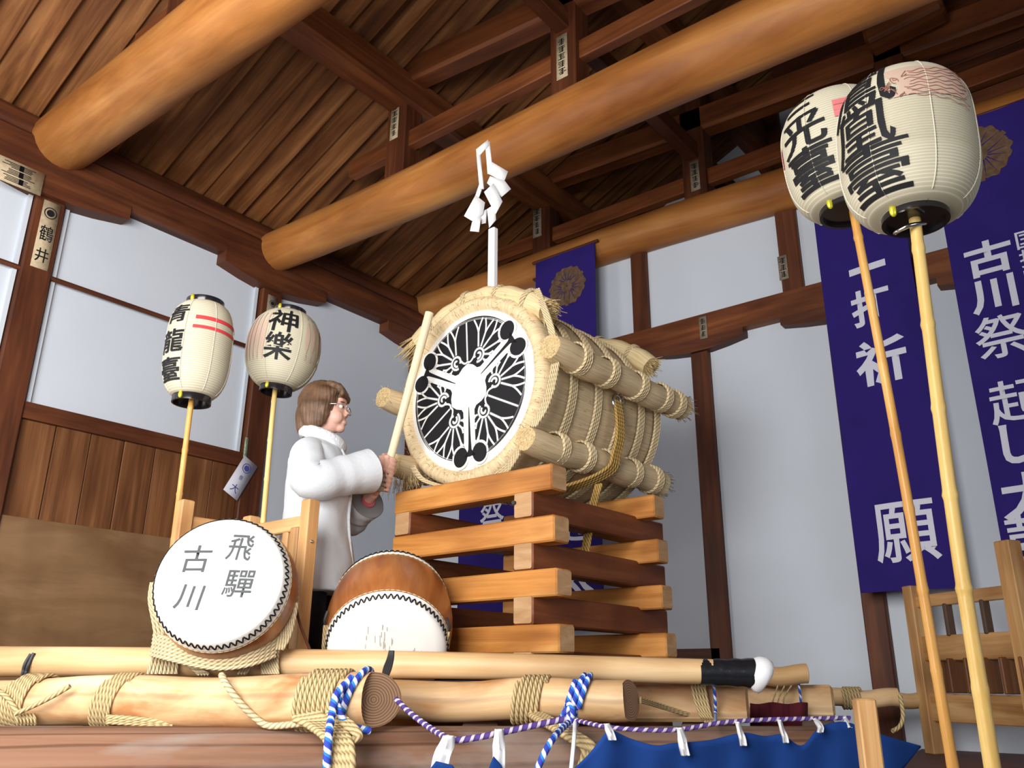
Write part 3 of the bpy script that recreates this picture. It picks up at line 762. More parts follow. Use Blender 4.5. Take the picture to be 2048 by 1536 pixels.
# curved straw rolls over the top, front and rear
def arch(u, r, a0, a1, rr, sd, flare):
    mb = MB(); n = 30; pts, rad = [], []
    for k in range(n+1):
        t = k/n; a = a0+(a1-a0)*t; e = abs(2*t-1)
        q = r+flare*e**3
        pts.append(barrel(q, a, u)); rad.append(rr*(1+0.07*sin(k*1.3+sd))*(1+0.12*e**4))
    mb.tube(pts, rad, 20, endmi=1, jitter=0.08)
    o = mb.build('curved_straw_roll', ['strawlt', 'strawcut'], drum, ang=60)
    for k in (4, 11, 18, 26): mb = MB(); hoop(mb, pts[k], pts[k+1]-pts[k-1], rad[k]*1.08, 3, 0.0045); mb.build('rope_band', 'ropelt', o, ang=60)
    mb = MB(); straws(mb, pts[-1], pts[-1]-pts[-2], rr, 120, 0.15, 0.10, 0.0022, sd); straws(mb, pts[0], pts[0]-pts[1], rr, 80, 0.05, 0.25, 0.0018, sd+4)
    f = mb.build('frayed_straw', 'fringe', o, ang=None); f['kind'] = 'stuff'
arch(0.045, 0.452, radians(33), radians(139), 0.050, 3, 0.055)
arch(DL-0.04, 0.452, radians(30), radians(150), 0.050, 5, 0.05)
# rope bands round the barrel
for bu in (0.19, 0.375, 0.545, 0.715, 0.855):
    mb = MB(); hoop(mb, P0+U*bu, U, RB+0.007, 4, 0.0066, 96, lambda a, bu=bu: 0.010*sin(2*a+bu*5)); mb.build('barrel_rope', 'ropelt', drum, ang=60)
# slanting lashings on the front rim between the bundles
def lashing(pts, st=4, rs=0.006):
    mb = MB()
    for q in range(st):
        off = (q-(st-1)/2)*0.011
        mb.tube(smooth_path([p+U*0+((-V)*off if abs((pts[-1]-pts[0]).z) > 0.1 else Z*off) for p in pts], 6), rs, 6, vmet=False)
    mb.build('lashing', 'ropelt', drum, ang=60)
lashing([D(0.515, -0.03, -0.01), D(0.49, -0.025, -0.10), D(0.45, -0.03, -0.20), D(0.40, -0.04, -0.265)])
lashing([D(0.37, 0.03, 0.39), D(0.44, -0.01, 0.27), D(0.475, -0.01, 0.17), D(0.50, -0.02, 0.10)], 3)
lashing([D(0.34, -0.045, -0.35), D(0.27, -0.035, -0.41), D(0.19, -0.03, -0.445)], 4)
lashing([D(-0.30, -0.045, -0.32), D(-0.24, -0.035, -0.39), D(-0.10, -0.03, -0.44), D(0.05, -0.03, -0.452)], 3)
# loose fibres on the rim and the barrel
mb = MB(); rnd = random.Random(3)
for k in range(420):
    a = rnd.uniform(0, 2*pi); p = barrel(rnd.uniform(HR*1.0, RB), a, -0.012); q = rnd.uniform(0.02, 0.05)
    dv = Vector(barrel(1, a, 0)-P0)*rnd.uniform(-1, 0.5)-U*rnd.uniform(0.3, 1.0)+Vector((rnd.gauss(0, .4), rnd.gauss(0, .4), rnd.gauss(0, .4)))
    mb.tube([p, p+dv.normalized()*q*0.6], [0.0010, 0.0006], 3)
for k in range(360):
    a = rnd.uniform(-0.9, pi+0.3); u = rnd.uniform(0.02, DL); p = barrel(RB-0.002, a, u)
    dv = (U*rnd.choice((-1, 1)) + (barrel(1, a, 0)-P0)*rnd.uniform(0.1, 0.6)).normalized()
    mb.tube([p, p+dv*rnd.uniform(0.02, 0.055)], [0.0010, 0.0006], 3)
for k in range(70):
    p = D(-0.40+rnd.uniform(-0.07, 0.12), -0.07+rnd.uniform(0, .1), -0.35-rnd.uniform(0, 0.03)); dv = Vector((rnd.gauss(0, .25), rnd.gauss(0, .25), -1))
    mb.tube([p, p+dv*rnd.uniform(0.03, 0.09)], [0.0014, 0.0007], 3)
o = mb.build('loose_straw_fibres', 'fringe', drum, ang=None); o['kind'] = 'stuff'
# steel ring with golden cords hanging on the right side
mb = MB(); rc = plane = D(0.475, 0.475, -0.045)
ringpts = [rc+U*(0.030*cos(t))+Z*(0.036*sin(t)) for t in [2*pi*k/24 for k in range(24)]]
mb.tube(ringpts, 0.0085, 8, closed=True); mb.build('steel_ring', 'steel', drum, ang=60)
mb = MB()
for q in range(4):
    du = (q-1.5)*0.0155
    mb.tube(smooth_path([rc+U*du*0.8+Z*0.01, D(0.486, 0.475+du, -0.10), D(0.49, 0.47+du, -0.20), D(0.475, 0.455+du, -0.29), D(0.455, 0.43+du*1.3, -0.365), D(0.36, 0.30+du*1.6, -0.445), D(0.20, 0.12+du*2, -0.50)], 5), 0.0085, 7, vmet=False)
mb.build('golden_cord', 'ropegold', drum, ang=60)
# hanging inner ropes seen through the crib
for (x0, r1, zz) in ((0.14, 0.23, -1.0), (0.18, 0.20, -0.9)):
    mb = MB()
    for q in range(3): mb.tube(smooth_path([D(x0+q*0.012, 0.15, -0.46), D(x0+0.03+q*0.014, 0.16, -0.70), D(r1+q*0.016, 0.15, zz)], 5), 0.008, 6, vmet=False)
    mb.build('golden_cord', 'ropegold', drum, ang=60)
mb = MB()
for q in range(3): mb.tube(smooth_path([D(0.44+q*0.012, 0.35, -0.44), D(0.415+q*0.013, 0.33, -0.55), D(0.39+q*0.014, 0.3, -0.75)], 5), 0.008, 6, vmet=False)
mb.build('golden_cord', 'ropegold', drum, ang=60)

# ================================================================== WHITE PAPER WAND ON THE DRUM
base = D(0.105, 0.03, 0.47)
wand = thing('paper_streamer_wand', 'white wand with folded zigzag paper streamers standing on top of the drum', 'ritual wand', base)
pA = base; pB = upright(base, 986, 470); pT = at(968, 285, pix(base)[2]+0.04)
mb = MB(); mb.beam(pA, pB+(pB-pA)*0.12, 0.040, 0.030, up=U, bev=0.004); mb.build('wand_stick', 'paperw', wand)
def pp(x, y, dt=0): return upright(base+FW*dt, x, y)
def sheet(mb, pts, th=0.004, dt=0):
    q = [pp(x, y, dt) for x, y in pts]; n = len(q); nrm = -FW*th
    mb.add([p for p in q]+[p-nrm for p in q], [list(range(n)), [n+i for i in range(n)][::-1]]+[[i, (i+1) % n, n+(i+1) % n, n+i] for i in range(n)], [[(0, 0)]*n]*2+[[(0, 0)]*4]*n)
mb = MB()
sheet(mb, [(952, 300), (960, 304), (968, 378), (959, 378)], dt=0.01); sheet(mb, [(952, 299), (976, 279), (978, 290), (960, 310)], dt=0.008)
sheet(mb, [(971, 296), (979, 282), (986, 346), (975, 348)], dt=0.012); mb.build('paper_loop', 'paperw', wand, ang=None)
for pts, dt in (([(984, 324), (1016, 343), (1008, 364), (978, 348)], 0.01), ([(980, 352), (1010, 362), (1022, 378), (1003, 394), (974, 366)], -0.01), ([(968, 384), (987, 366), (1005, 403), (991, 429)], -0.03),
                ([(959, 366), (966, 372), (957, 398), (951, 390)], 0.02), ([(951, 390), (970, 405), (966, 428), (946, 443), (928, 432)], -0.01), ([(944, 444), (963, 430), (958, 464), (940, 462)], -0.035), ([(962, 424), (974, 418), (972, 446), (963, 448)], 0.0), ([(974, 418), (990, 408), (992, 440), (978, 456)], -0.02)):
    mb = MB(); sheet(mb, pts, 0.003, dt); mb.build('paper_fold', 'paperw', wand, ang=None)

# ================================================================== SMALL DRUMS
def taiko(name, label, c, axis, R, L, bulge, text=None, hint=-Z):
    """c = centre of the near head, axis points into the drum"""
    axis = Vector(axis).normalized(); Mx = axis_frame(c, axis, hint)
    t = thing(name, label, 'drum', Vector(c)+axis*L*0.5)
    mb = MB(); prof = []
    for k in range(21):
        h_ = 0.012+(L-0.024)*k/20; prof.append((R*1.005+(bulge-R)*sin(pi*h_/L)**0.85, h_))
    mb.lathe(prof, 64, Mx); mb.build('drum_barrel', 'body', t, ang=60)
    out = []
    for side, h0, sg in (('near', 0, 1), ('far', L, -1)):
        mb = MB(); skw = 0.055
        r1 = R*1.012+(bulge-R)*sin(pi*skw/L)**0.85
        mb.lathe([(0.0005, h0-sg*0.010), (R*0.55, h0-sg*0.0095), (R*0.86, h0-sg*0.007), (R*0.955, h0-sg*0.003), (R*0.995, h0+sg*0.003)]+[(R*1.005+(bulge-R)*sin(pi*h_/L)**0.85+0.003, h0+sg*h_) for h_ in (0.008, 0.015, 0.025, 0.035, 0.045, skw)]+[(r1-0.003, h0+sg*(skw+0.002))], 64, Mx)
        hd = mb.build('drum_head', 'skin_drum', t, ang=60)
        # wavy black lacing and a row of tacks
        mb = MB(); n = 64; ns = n*10; pts = []
        for k in range(ns):
            a = 2*pi*k/ns; s_ = sin(2*pi*k/10*1.0); h = 0.030+0.0095*s_
            rr = R*1.005+(bulge-R)*sin(pi*h/L)**0.85+0.0045
            pts.append(Mx @ Vector((rr*cos(a), rr*sin(a), h0+sg*h)))
        mb.tube(pts, 0.0026, 5, closed=True); mb.build('wavy_lacing', 'ink', hd, ang=None)
        mb = MB()
        for k in range(n):
            a = 2*pi*(k+0.75)/n; h = 0.031; rr = R*1.005+(bulge-R)*sin(pi*h/L)**0.85+0.004
            mb.ell(Mx @ Vector((rr*cos(a), rr*sin(a), h0+sg*h)), (0.0032, 0.0032, 0.0032), None, 6, 4)
        mb.build('tack_row', 'label' if side == 'near' else 'ink', hd, ang=None)
        out.append(hd)
    mb = MB()
    for hz in (0.062,):
        rr = R*1.01+(bulge-R)*sin(pi*hz/L)**0.85+0.001
        mb.tube([Mx @ Vector((rr*cos(2*pi*k/48), rr*sin(2*pi*k/48), hz)) for k in range(48)], 0.0018, 5, closed=True)
        mb.tube([Mx @ Vector((rr*cos(2*pi*k/48), rr*sin(2*pi*k/48), L-hz)) for k in range(48)], 0.0018, 5, closed=True)
    mb.build('hide_edge', 'ropelt', t, ang=None)
    return t, Mx, out[0]
# drum lashed on the pole, head lettered
T1 = 2.78
c1 = at(437, 1157, T1); R1 = 0.196
vd = (c1-CAM).normalized()
ax1 = (vd + RT*0.27 - UP*0.31).normalized()
d1, M1, h1 = taiko('lettered_drum', 'small drum lashed to the pole, four brushed characters on its white head', c1, ax1, R1, 0.26, R1*1.19)
xr = Vector((RT - ax1*RT.dot(ax1))).normalized(); yr = -ax1.cross(xr) if (-ax1.cross(xr)).z > 0 else ax1.cross(xr)
mb = MB()
for ch, px_, py_, wd, ht, rot in (('古', 393, 1117, 0.092, 0.092, 5), ('川', 378, 1194, 0.082, 0.082, 0), ('飛', 481, 1095, 0.082, 0.088, 2), ('驒', 477, 1167, 0.094, 0.090, 3)):
    g = glyph(ch, 0.1, 0.0006); fit_glyph(g, wd, ht)
    dr = ray(px_, py_); tt = (c1-ax1*0.0115-CAM).dot(ax1)/dr.dot(ax1); ctr = CAM+dr*tt
    ra = radians(rot-4); ex = xr*cos(ra)+yr*sin(ra); ey = -xr*sin(ra)+yr*cos(ra)
    ey = (ey+ex*0.10)
    stamp(mb, g, lambda x, y, ctr=ctr, ex=ex, ey=ey: ctr+ex*x+ey*y)
mb.build('brushed_lettering', 'inkgrey', h1, ang=None, fixn=False)
# plain drum beside it, tilted down
c2 = at(774, 1308, 3.0); R2 = 0.200
vd2 = (c2-CAM); vd2.z = 0; vd2.normalize()
ax2 = (vd2*cos(radians(37)) + Z*sin(radians(37)) + RT*0.02).normalized()
d2, M2, h2 = taiko('plain_drum', 'tilted brown drum with plain scuffed white head, beside the crib of timbers', c2, ax2, R2, 0.38, R2*1.18)
mb = MB(); rnd = random.Random(5)
x2 = Vector((RT - ax2*RT.dot(ax2))).normalized(); y2 = ax2.cross(x2); y2 = y2 if y2.z > 0 else -y2
for k in range(46):
    cl_ = rnd.choice(((-0.10, -0.03), (-0.035, 0.075), (0.11, -0.02), (0.0, 0.03), (-0.105, -0.04)))
    x = cl_[0]+rnd.gauss(0, 0.022); y = cl_[1]+rnd.gauss(0, 0.018); l = rnd.uniform(0.008, 0.022); wd = rnd.uniform(0.0006, 0.0014)
    if sqrt(x*x+y*y) > 0.15: continue
    p = c2-ax2*0.0112
    mb.add([p+x2*(x-wd)+y2*(y-l), p+x2*(x+wd)+y2*(y-l), p+x2*(x+wd+0.002)+y2*(y+l), p+x2*(x-wd+0.002)+y2*(y+l)], [[0, 1, 2, 3]], [[(0, 0)]*4])
mb.build('scuff_marks', 'dirt', h2, ang=None, fixn=False)
# hanging rings and ropes on the plain drum's sides
for sg, (px0, py0), (px1, py1) in ((-1, (655, 1222), (652, 1312)), (1, (893, 1235), (878, 1315))):
    mb = MB(); t_ = 3.05
    mb.tube(smooth_path([at(px0, py0, t_), at(px0+sg*6, py0+20, t_-0.01), at(px0, py0+38, t_)], 4), 0.005, 6); mb.build('iron_hanger', 'iron', d2, ang=60)
    mb = MB()
    for q in range(3): mb.tube(smooth_path([at(px0+q*5-5, py0+28, t_-0.01), at((px0+px1)/2+q*6-6, (py0+py1)/2+12, t_-0.01), at(px1+q*7-7, py1+6, t_)], 4), 0.006, 6, vmet=False)
    mb.build('hanging_rope', 'rope', d2, ang=60)
# support block that carries the plain drum
cblk = c2+ax2*0.16
blk_o = MB().box((cblk.x, cblk.y, (DECK+1.44)/2), (0.26, 0.14, 1.44-DECK), RS, 0, 0.01).build('drum_block', 'crib')
tag(blk_o, 'low wooden block behind the pole under the plain tilted drum', 'block')

# ================================================================== PAPER LANTERNS ON BAMBOO POLES
class Lantern:
    def __init__(s, label, top, bot, t, rmax, rrim, p, pole_pts, bam, nrib=46, tt=None, rtop=None, ex=0.62):
        s.rtop = rtop or rrim; s.ex = ex
        s.a = at(*bot, t); s.b = upright(s.a, *top); s.ax = (s.b-s.a); s.h = s.ax.length; s.ax.normalize()
        s.rmax, s.rrim, s.p = rmax, rrim, p
        e = (CAM-s.a); e = (e-s.ax*e.dot(s.ax)).normalized(); s.e = e; s.r_ = s.ax.cross(e)   # e towards the viewer, r_ to the right
        s.o = thing('paper_lantern', label, 'lantern', pole_pts[-1], 'paper lanterns on bamboo poles')
        mb = MB(); N = nrib*2; rows = []; seg = 64
        for i in range(N+1):
            q = i/N; r = s.rad(q)*(1-0.016*(i % 2)); rows.append([s.pt(q, 2*pi*k/seg, r) for k in range(seg)])
        mb.quadgrid(rows, lambda i, j: (i*0.5, j*0.01), 0, closev=True)
        s.shade = mb.build('paper_shade', 'paper', s.o, ang=70)
        mb = MB()
        for sgn in range(7):
            a = 2*pi*(sgn+0.45)/7
            mb.tube([s.pt(i/30, a, s.rad(i/30)+0.0006) for i in range(31)], 0.0016, 4)
        mb.build('paper_seam', 'rib', s.shade, ang=None)
        for q0, sg in ((0.0, -1), (1.0, 1)):
            rrim = s.rrim if sg < 0 else s.rtop
            mb = MB(); hh = (0.028 if s.rtop == s.rrim else 0.014) if sg < 0 else (0.020 if s.rtop == s.rrim else 0.008); Mx = axis_frame(s.a if sg < 0 else s.b, s.ax*sg, s.e)
            mb.lathe([(rrim*1.02, -0.010), (rrim*1.07, 0), (rrim*1.07, hh), (rrim*0.97, hh), (rrim*0.97, 0.004), (0.004, 0.004)], 48, Mx)
            rim = mb.build('lacquer_rim', 'lacquer', s.o, ang=40)
            mb = MB(); ang = -0.62 if sg < 0 else -0.75
            c = (s.a if sg < 0 else s.b)+s.ax*sg*hh*0.4; dv = s.e*cos(ang)+s.r_*sin(ang)
            mb.ell(c+dv*rrim*1.08, (0.009, 0.007, 0.016), axis_frame((0, 0, 0), s.ax).to_3x3(), 10, 8)
            mb.build('brass_fitting', 'brass', rim, ang=60)
        mb = MB(); path = [s.a+s.ax*s.h*0.55]+[Vector(q) for q in pole_pts]
        path = smooth_path(path, 60); n = len(path); r0 = pole_r[0]; r1 = pole_r[1]; acc = 0.0; rad = []
        for i in range(n):
            if i: acc += (path[i]-path[i-1]).length
            rad.append((r0+(r1-r0)*i/(n-1))*(1.0+0.17*math.exp(-(((acc % 0.185)-0.09)/0.006)**2)))
        mb.tube(path, rad, 14); mb.build('bamboo_pole', bam, s.o, ang=60)
    def rad(s, q):
        k = abs(2*q-1); r0 = s.rrim+(s.rtop-s.rrim)*q; return r0+(s.rmax-r0)*max(0.0, 1-k**s.p)**s.ex
    def pt(s, q, a, r): return s.a+s.ax*(s.h*q)+(s.e*cos(a)+s.r_*sin(a))*r
    def text(s, items, mat='ink', bold=0.0014):
        mb = MB()
        for ch, a0, q0, wd, ht in items:
            g = glyph(ch, 0.1, bold); fit_glyph(g, wd, ht)
            def fn(x, y):
                q = min(max(q0+y/s.h, 0.01), 0.99); r = s.rad(q); return s.pt(q, a0+x/s.rmax, r+0.0022)
            stamp(mb, g, fn, cut=0.012)
        mb.build('lettering', mat, s.shade, ang=None, fixn=False)
    def patch(s, name, mat, a0f, a1f, q0, q1, n=24, m=10, lift=0.0016):
        mb = MB(); rows = []
        for i in range(n+1):
            q = q0+(q1-q0)*i/n; A = a0f(i/n); Bq = a1f(i/n)
            rows.append([s.pt(q, A+(Bq-A)*j/m, s.rad(q)+lift) for j in range(m+1)])
        mb.quadgrid(rows, None); mb.build(name, mat, s.shade, ang=None, fixn=False)
    def line(s, mb, pts, wd=0.0016):
        mb.tube([s.pt(q, a, s.rad(q)+0.0020) for a, q in pts], wd, 4)
C_ = lambda v: (lambda t: v)
def floor_pole(p_top, p_px, z):   # continue the line of the pole down to height z
    d = p_px-p_top; return p_px+d*((z-p_px.z)/d.z)
# far left, two red stripes
tl = 3.55; pole_r = (0.0105, 0.0125)
pb = at(383, 800, tl); pm = upright(pb, 350, 1060)
L = Lantern('tall cream lantern with two red stripes, further left of the pair before the white wall', (410, 612), (384, 795), tl, 0.137, 0.074, 3.2, [pb, pm, floor_pole(pb, pm, DECK)], 'bamboo_o')
L.text([('青', -0.92, 0.80, 0.125, 0.088), ('龍', -0.95, 0.50, 0.130, 0.105), ('臺', -0.98, 0.21, 0.130, 0.098)])
L.patch('red_stripe', 'red', C_(-0.22), C_(2.2), 0.725, 0.765, 4, 24)
L.patch('red_stripe', 'red', C_(-0.27), C_(2.2), 0.625, 0.658, 4, 24)
tl = 3.95; pole_r = (0.0105, 0.0125)
pb = at(550, 782, tl); pm = upright(pb, 527, 1035)
L = Lantern('round cream lantern with pink scallops and two black characters, behind the woman\'s head', (580, 628), (553, 775), tl, 0.172, 0.070, 2.3, [pb, pm, floor_pole(pb, pm, DECK)], 'bamboo')
L.text([('神', -0.14, 0.745, 0.145, 0.125), ('樂', -0.16, 0.395, 0.135, 0.130)])
for k in range(5):
    a = 0.50+0.21*k
    L.patch('pink_scallop', 'pinkwash', lambda t, a=a: a+0.10-0.16*sin(pi*t)*1.0+0.10, lambda t, a=a: a+0.12+0.06*sin(pi*t), 0.30, 0.90, 18, 4)
    a2 = -0.62-0.17*k
    L.patch('pink_scallop', 'pinkwash', lambda t, a2=a2: a2+0.02-0.10*sin(pi*t), lambda t, a2=a2: a2+0.04+0.03*sin(pi*t), 0.22, 0.86, 18, 4)
# right pair, closer to the viewer
tl = 2.30; pole_r = (0.0105, 0.0130)
pb = at(1706, 420, tl); pm = upright(pb, 1905, 1530); pmid = upright(pb, 1798, 905)
L = Lantern('cream lantern with square red mark, half hidden behind the larger lantern', (1662, 208), (1703, 418), tl, 0.154, 0.079, 2.9, [pb, pmid, pm, floor_pole(pmid, pm, 0.02)], 'bamboo_o', rtop=0.055, ex=0.47)
L.text([('三', -0.66, 0.80, 0.125, 0.070), ('光', -0.62, 0.575, 0.150, 0.105), ('臺', -0.58, 0.255, 0.150, 0.120)])
for k in range(3): L.patch('red_mark', 'redpale', C_(0.02), C_(0.40), 0.575+0.055*k, 0.625+0.055*k, 4, 6); L.patch('red_mark', 'redpale', C_(-1.75), C_(-1.30), 0.45+0.062*k, 0.505+0.062*k, 4, 6)
tl = 1.90; pole_r = (0.0120, 0.0155)
pb = at(1830, 442, tl); pm = upright(pb, 1984, 1530); pmid = upright(pb, 1902, 1000)
L = Lantern('largest cream lantern with pale red phoenix drawing and bold black characters', (1797, 172), (1830, 434), tl, 0.149, 0.066, 3.1, [pb, pmid, pm, floor_pole(pmid, pm, 0.02)], 'bamboo', 54, rtop=0.050, ex=0.44)
L.text([('鳳', -0.66, 0.785, 0.185, 0.120), ('凰', -0.66, 0.49, 0.165, 0.115), ('臺', -0.56, 0.20, 0.180, 0.115)], bold=0.0006)
L.patch('pink_wash', 'pinkwash', lambda t: -0.10+0.10*sin(5*t), lambda t: 0.95+0.25*sin(3*t), 0.615, 0.855, 14, 12, 0.0012)
mb = MB(); rnd = random.Random(11)
for k in range(10):
    q0 = 0.615+0.021*k; a0 = 0.12+0.05*sin(k*1.7)
    L.line(mb, [(a0+0.030*i, q0+0.007*sin(i*0.75+k)+0.0004*i*(k-5)) for i in range(32)], 0.0008)
for k in range(9):
    a = -0.22+0.035*k+rnd.uniform(-.03, .03); q = 0.60+rnd.uniform(0, 0.17); L.line(mb, [(a+0.05*cos(t*0.7)*0.8, q+0.018*sin(t*0.7+k)+0.004*t) for t in range(9)], 0.0009)
mb.build('phoenix_drawing', 'redline', L.shade, ang=None)
mb = MB(); c = at(1822, 452, tl)
mb.tube(smooth_path([at(1850, 446, tl-0.01), at(1822, 450, tl-0.025), at(1796, 462, tl-0.012), at(1790, 466, tl)], 4), 0.005, 6); mb.build('tie_wire', 'steel', L.o, ang=60)

# ================================================================== WOODEN FRAMES
def bar(name, p0, p1, wd, ht, up, parent, mat='frame', bev=0.004):
    return MB().beam(p0, p1, wd, ht, up, bev=bev).build(name, mat, parent)
# left frame, open box of rails behind the lettered drum
q = at(622, 1000, 3.22); zt_ = q.z
f1 = thing('wooden_frame', 'pale open wooden frame behind the lettered drum, nearer the woman', 'frame', flat(q, DECK))
def solve_px(org, dv, x):
    lo, hi = 0.0, 2.5
    for _ in range(40):
        m = (lo+hi)/2
        if (pix(org+dv*m)[0]-x)*(pix(org)[0]-x) > 0: lo = m
        else: hi = m
    return org+dv*lo
k_ = solve_px(q, V, 505)
l_ = solve_px(k_, -U, 372)
for nm, p, dz in (('corner_post', q, 0), ('corner_post', k_, -0.02), ('corner_post', l_, -0.0)):
    bar(nm, flat(p, DECK), flat(p, zt_+dz), 0.052, 0.052, U, f1)
bar('slat', flat(q, DECK)+V*0.058-U*0.004, flat(q, zt_-0.10)+V*0.058-U*0.004, 0.050, 0.042, U, f1)
rl = zt_-0.085
bar('top_rail', flat(q, rl)+V*0.027, flat(k_, rl)-V*0.027, 0.030, 0.055, Z, f1)
bar('top_rail', flat(k_, rl)-U*0.027, flat(l_, rl)+U*0.027, 0.030, 0.055, Z, f1)
bar('lower_rail', flat(q, DECK+0.22)+V*0.027, flat(k_, DECK+0.22)-V*0.027, 0.030, 0.055, Z, f1)
for x in (0.13, 0.27):
    p = q+V*x; bar('slat', flat(p, DECK+0.25), flat(p, rl-0.026), 0.035, 0.028, U, f1)
mb = MB(); mb.ell(q+Vector((0.026, 0, -0.16))-U*0.0, (0.006, 0.007, 0.007), None, 8, 6); mb.build('screw_head', 'steel', f1)
# right frame behind the bamboo poles
p0 = onZ(1872, 1508, DECK); kk = pix(p0)[2]
top = at(1822, 1160, kk); ztop = top.z
def zrow(y, p):  # height of the image row y above point p
    lo, hi = 0.5, 4
    for _ in range(40):
        m = (lo+hi)/2
        if pix(flat(p, m))[1] > y: lo = m
        else: hi = m
    return lo
pr = onZ(2032, 1184, zrow(1206, p0)); zr_top = zrow(1082, pr)
f2 = thing('wooden_frame', 'pale wooden frame with boarded rails behind the two bamboo poles', 'frame', p0)
dr_ = flat(pr-p0, 0).normalized(); nr_ = Vector((-dr_.y, dr_.x, 0))
bar('corner_post', p0, flat(p0, ztop), 0.062, 0.075, nr_, f2); bar('corner_post', flat(pr, DECK), flat(pr, zr_top), 0.080, 0.075, nr_, f2)
ext = pr+dr_*0.05
zz = lambda y: zrow(y, p0+dr_*0.05)
bar('top_rail', flat(p0, zz(1203)), flat(pr, zz(1203)), 0.030, 0.058, Z, f2)
bar('middle_rail', flat(p0, zz(1297)), flat(ext, zz(1297)), 0.030, 0.115, Z, f2)
bar('lower_rail', flat(p0, zz(1415)), flat(ext, zz(1415)), 0.030, 0.125, Z, f2)
for x in (0.21, 0.43): bar('slat', flat(p0+dr_*x, zz(1275)), flat(p0+dr_*x, zz(1212)), 0.022, 0.045, nr_, f2, 'stage')
for k in range(6):
    x = 0.06+0.10*k; bar('panel_board', flat(p0+dr_*(x+0.045)-nr_*0.0, zz(1385)), flat(p0+dr_*(x+0.045), zz(1318)), 0.016, 0.094, nr_, f2, 'wainscot')
bar('foot', flat(p0+dr_*0.32, DECK), flat(p0+dr_*0.32, zz(1455)), 0.04, 0.05, nr_, f2)
# lone post in front of the blue curtain
pa = at(1727, 1397, 2.06)
tag(MB().box((pa.x, pa.y, pa.z/2), (0.045, 0.055, pa.z), Matrix.Rotation(0.55, 3, 'Z'), 0, 0.004).build('fence_post', 'frame'), 'short square pale post standing in front of the blue curtain', 'post')

# ================================================================== LOGS AND POLES OF THE YAGURA
def log(name, label, cat, pL, pR, rL, rR, mat='log', cut=0.0, group=None, seg=28, wob=0.03, tip=None):
    mb = MB(); n = 26; pL, pR = Vector(pL), Vector(pR); sd = pL.x*3
    pts = [pL.lerp(pR, k/n)+Vector((0, 0, 0.006*sin(k*0.5+sd))) for k in range(n+1)]
    rad = [(rL+(rR-rL)*k/n)*(1+wob*noise.noise(Vector((k*0.35, sd, 0)))) for k in range(n+1)]
    if tip: rad[-1] *= tip; pts.insert(-1, pts[-1].lerp(pts[-2], 0.15)); rad.insert(-1, rad[-2])
    mb.tube(pts, rad, seg, endmi=1, jitter=0.035)
    if cut:
        ax = (pR-pL).normalized(); tc = (CAM-pR); tc = (tc-ax*tc.dot(ax)).normalized()
        for i, p in enumerate(mb.v):
            if (p-pts[-1]).dot(ax) > -0.004: mb.v[i] = p-ax*(cut*((p-pts[-1]).dot(tc)+rad[-1]))
    o = mb.build(name, [mat, 'logend'], ang=50)
    return tag(o, label, cat, group)
L1a, L1b = at(-180, 1404, 2.86), at(785, 1402, 2.50)
log('peeled_log', 'front peeled log with cracked end, wrapped in hemp and a blue white rope', 'log', L1a, L1b, 0.074, 0.078, cut=0.75)
L2a, L2b = at(640, 1402, 2.92), at(1276, 1398, 2.72)
log('peeled_log', 'pale round log whose sawn end shows right of the front log', 'log', L2a, L2b, 0.064, 0.0645, cut=0.40)
def squared(name, label, pL, pR, s_, mat='log'):
    return tag(MB().beam(pL, pR, s_, s_, bev=0.012, endmi=1).build(name, [mat, 'cribend']), label, 'beam')
squared('squared_timber', 'pale squared timber end behind the round log, tied by thin hemp cords', at(990, 1403, 3.05), at(1490, 1404, 3.03), 0.130)
squared('squared_timber', 'shorter pale squared timber end above the maroon cloth', at(1400, 1402, 3.44), at(1664, 1402, 3.36), 0.122)
log('peeled_log', 'thin brown log end behind the lone short post', 'log', at(1560, 1395, 3.7), at(1795, 1397, 3.62), 0.036, 0.038, mat='pole')
log('peeled_log', 'dark log running behind the base of the right frame', 'log', at(1700, 1398, 4.15), at(1868, 1401, 4.12), 0.036, 0.036, mat='pole')
PA, PB = at(-180, 1323, 2.99), at(1520, 1346, 2.87)
pole = thing('drum_pole', 'long smooth pole across the logs ending in black tape and a white cap', 'pole', (PA+PB)/2)
mb = MB(); n = 30
pts = [PA.lerp(PB, k/n)+Z*0.012*sin(pi*k/n) for k in range(n+1)]; rad = [0.053+(0.0405-0.053)*k/n for k in range(n+1)]
mb.tube(pts, rad, 24, endmi=0); mb.build('shaft', 'pole', pole, ang=60)
d_ = (PB-PA).normalized()
mb = MB(); tpts = [PB-d_*(0.205-0.0205*k) for k in range(10)]; mb.tube(tpts, [0.0425+0.0016*sin(k*2.4)+0.0006*k for k in range(10)], 24); mb.build('black_tape', 'tape', pole, ang=60)
mb = MB(); wp = [PB-d_*0.030+UP*0.010, PB-d_*0.012+UP*0.004, PB+d_*0.006, PB+d_*0.018-UP*0.004, PB+d_*0.024-UP*0.008, PB+d_*0.026-UP*0.008]; mb.tube(wp, [0.046, 0.060, 0.063, 0.056, 0.042, 0.010], 20, jitter=0.22); mb.build('white_cap', 'white', pole, ang=60)
log('spare_pole', 'short orange pole with rounded end just beyond the white pole cap', 'pole', at(1400, 1352, 3.36), at(1616, 1350, 3.30), 0.037, 0.037, mat='pole', tip=0.8)
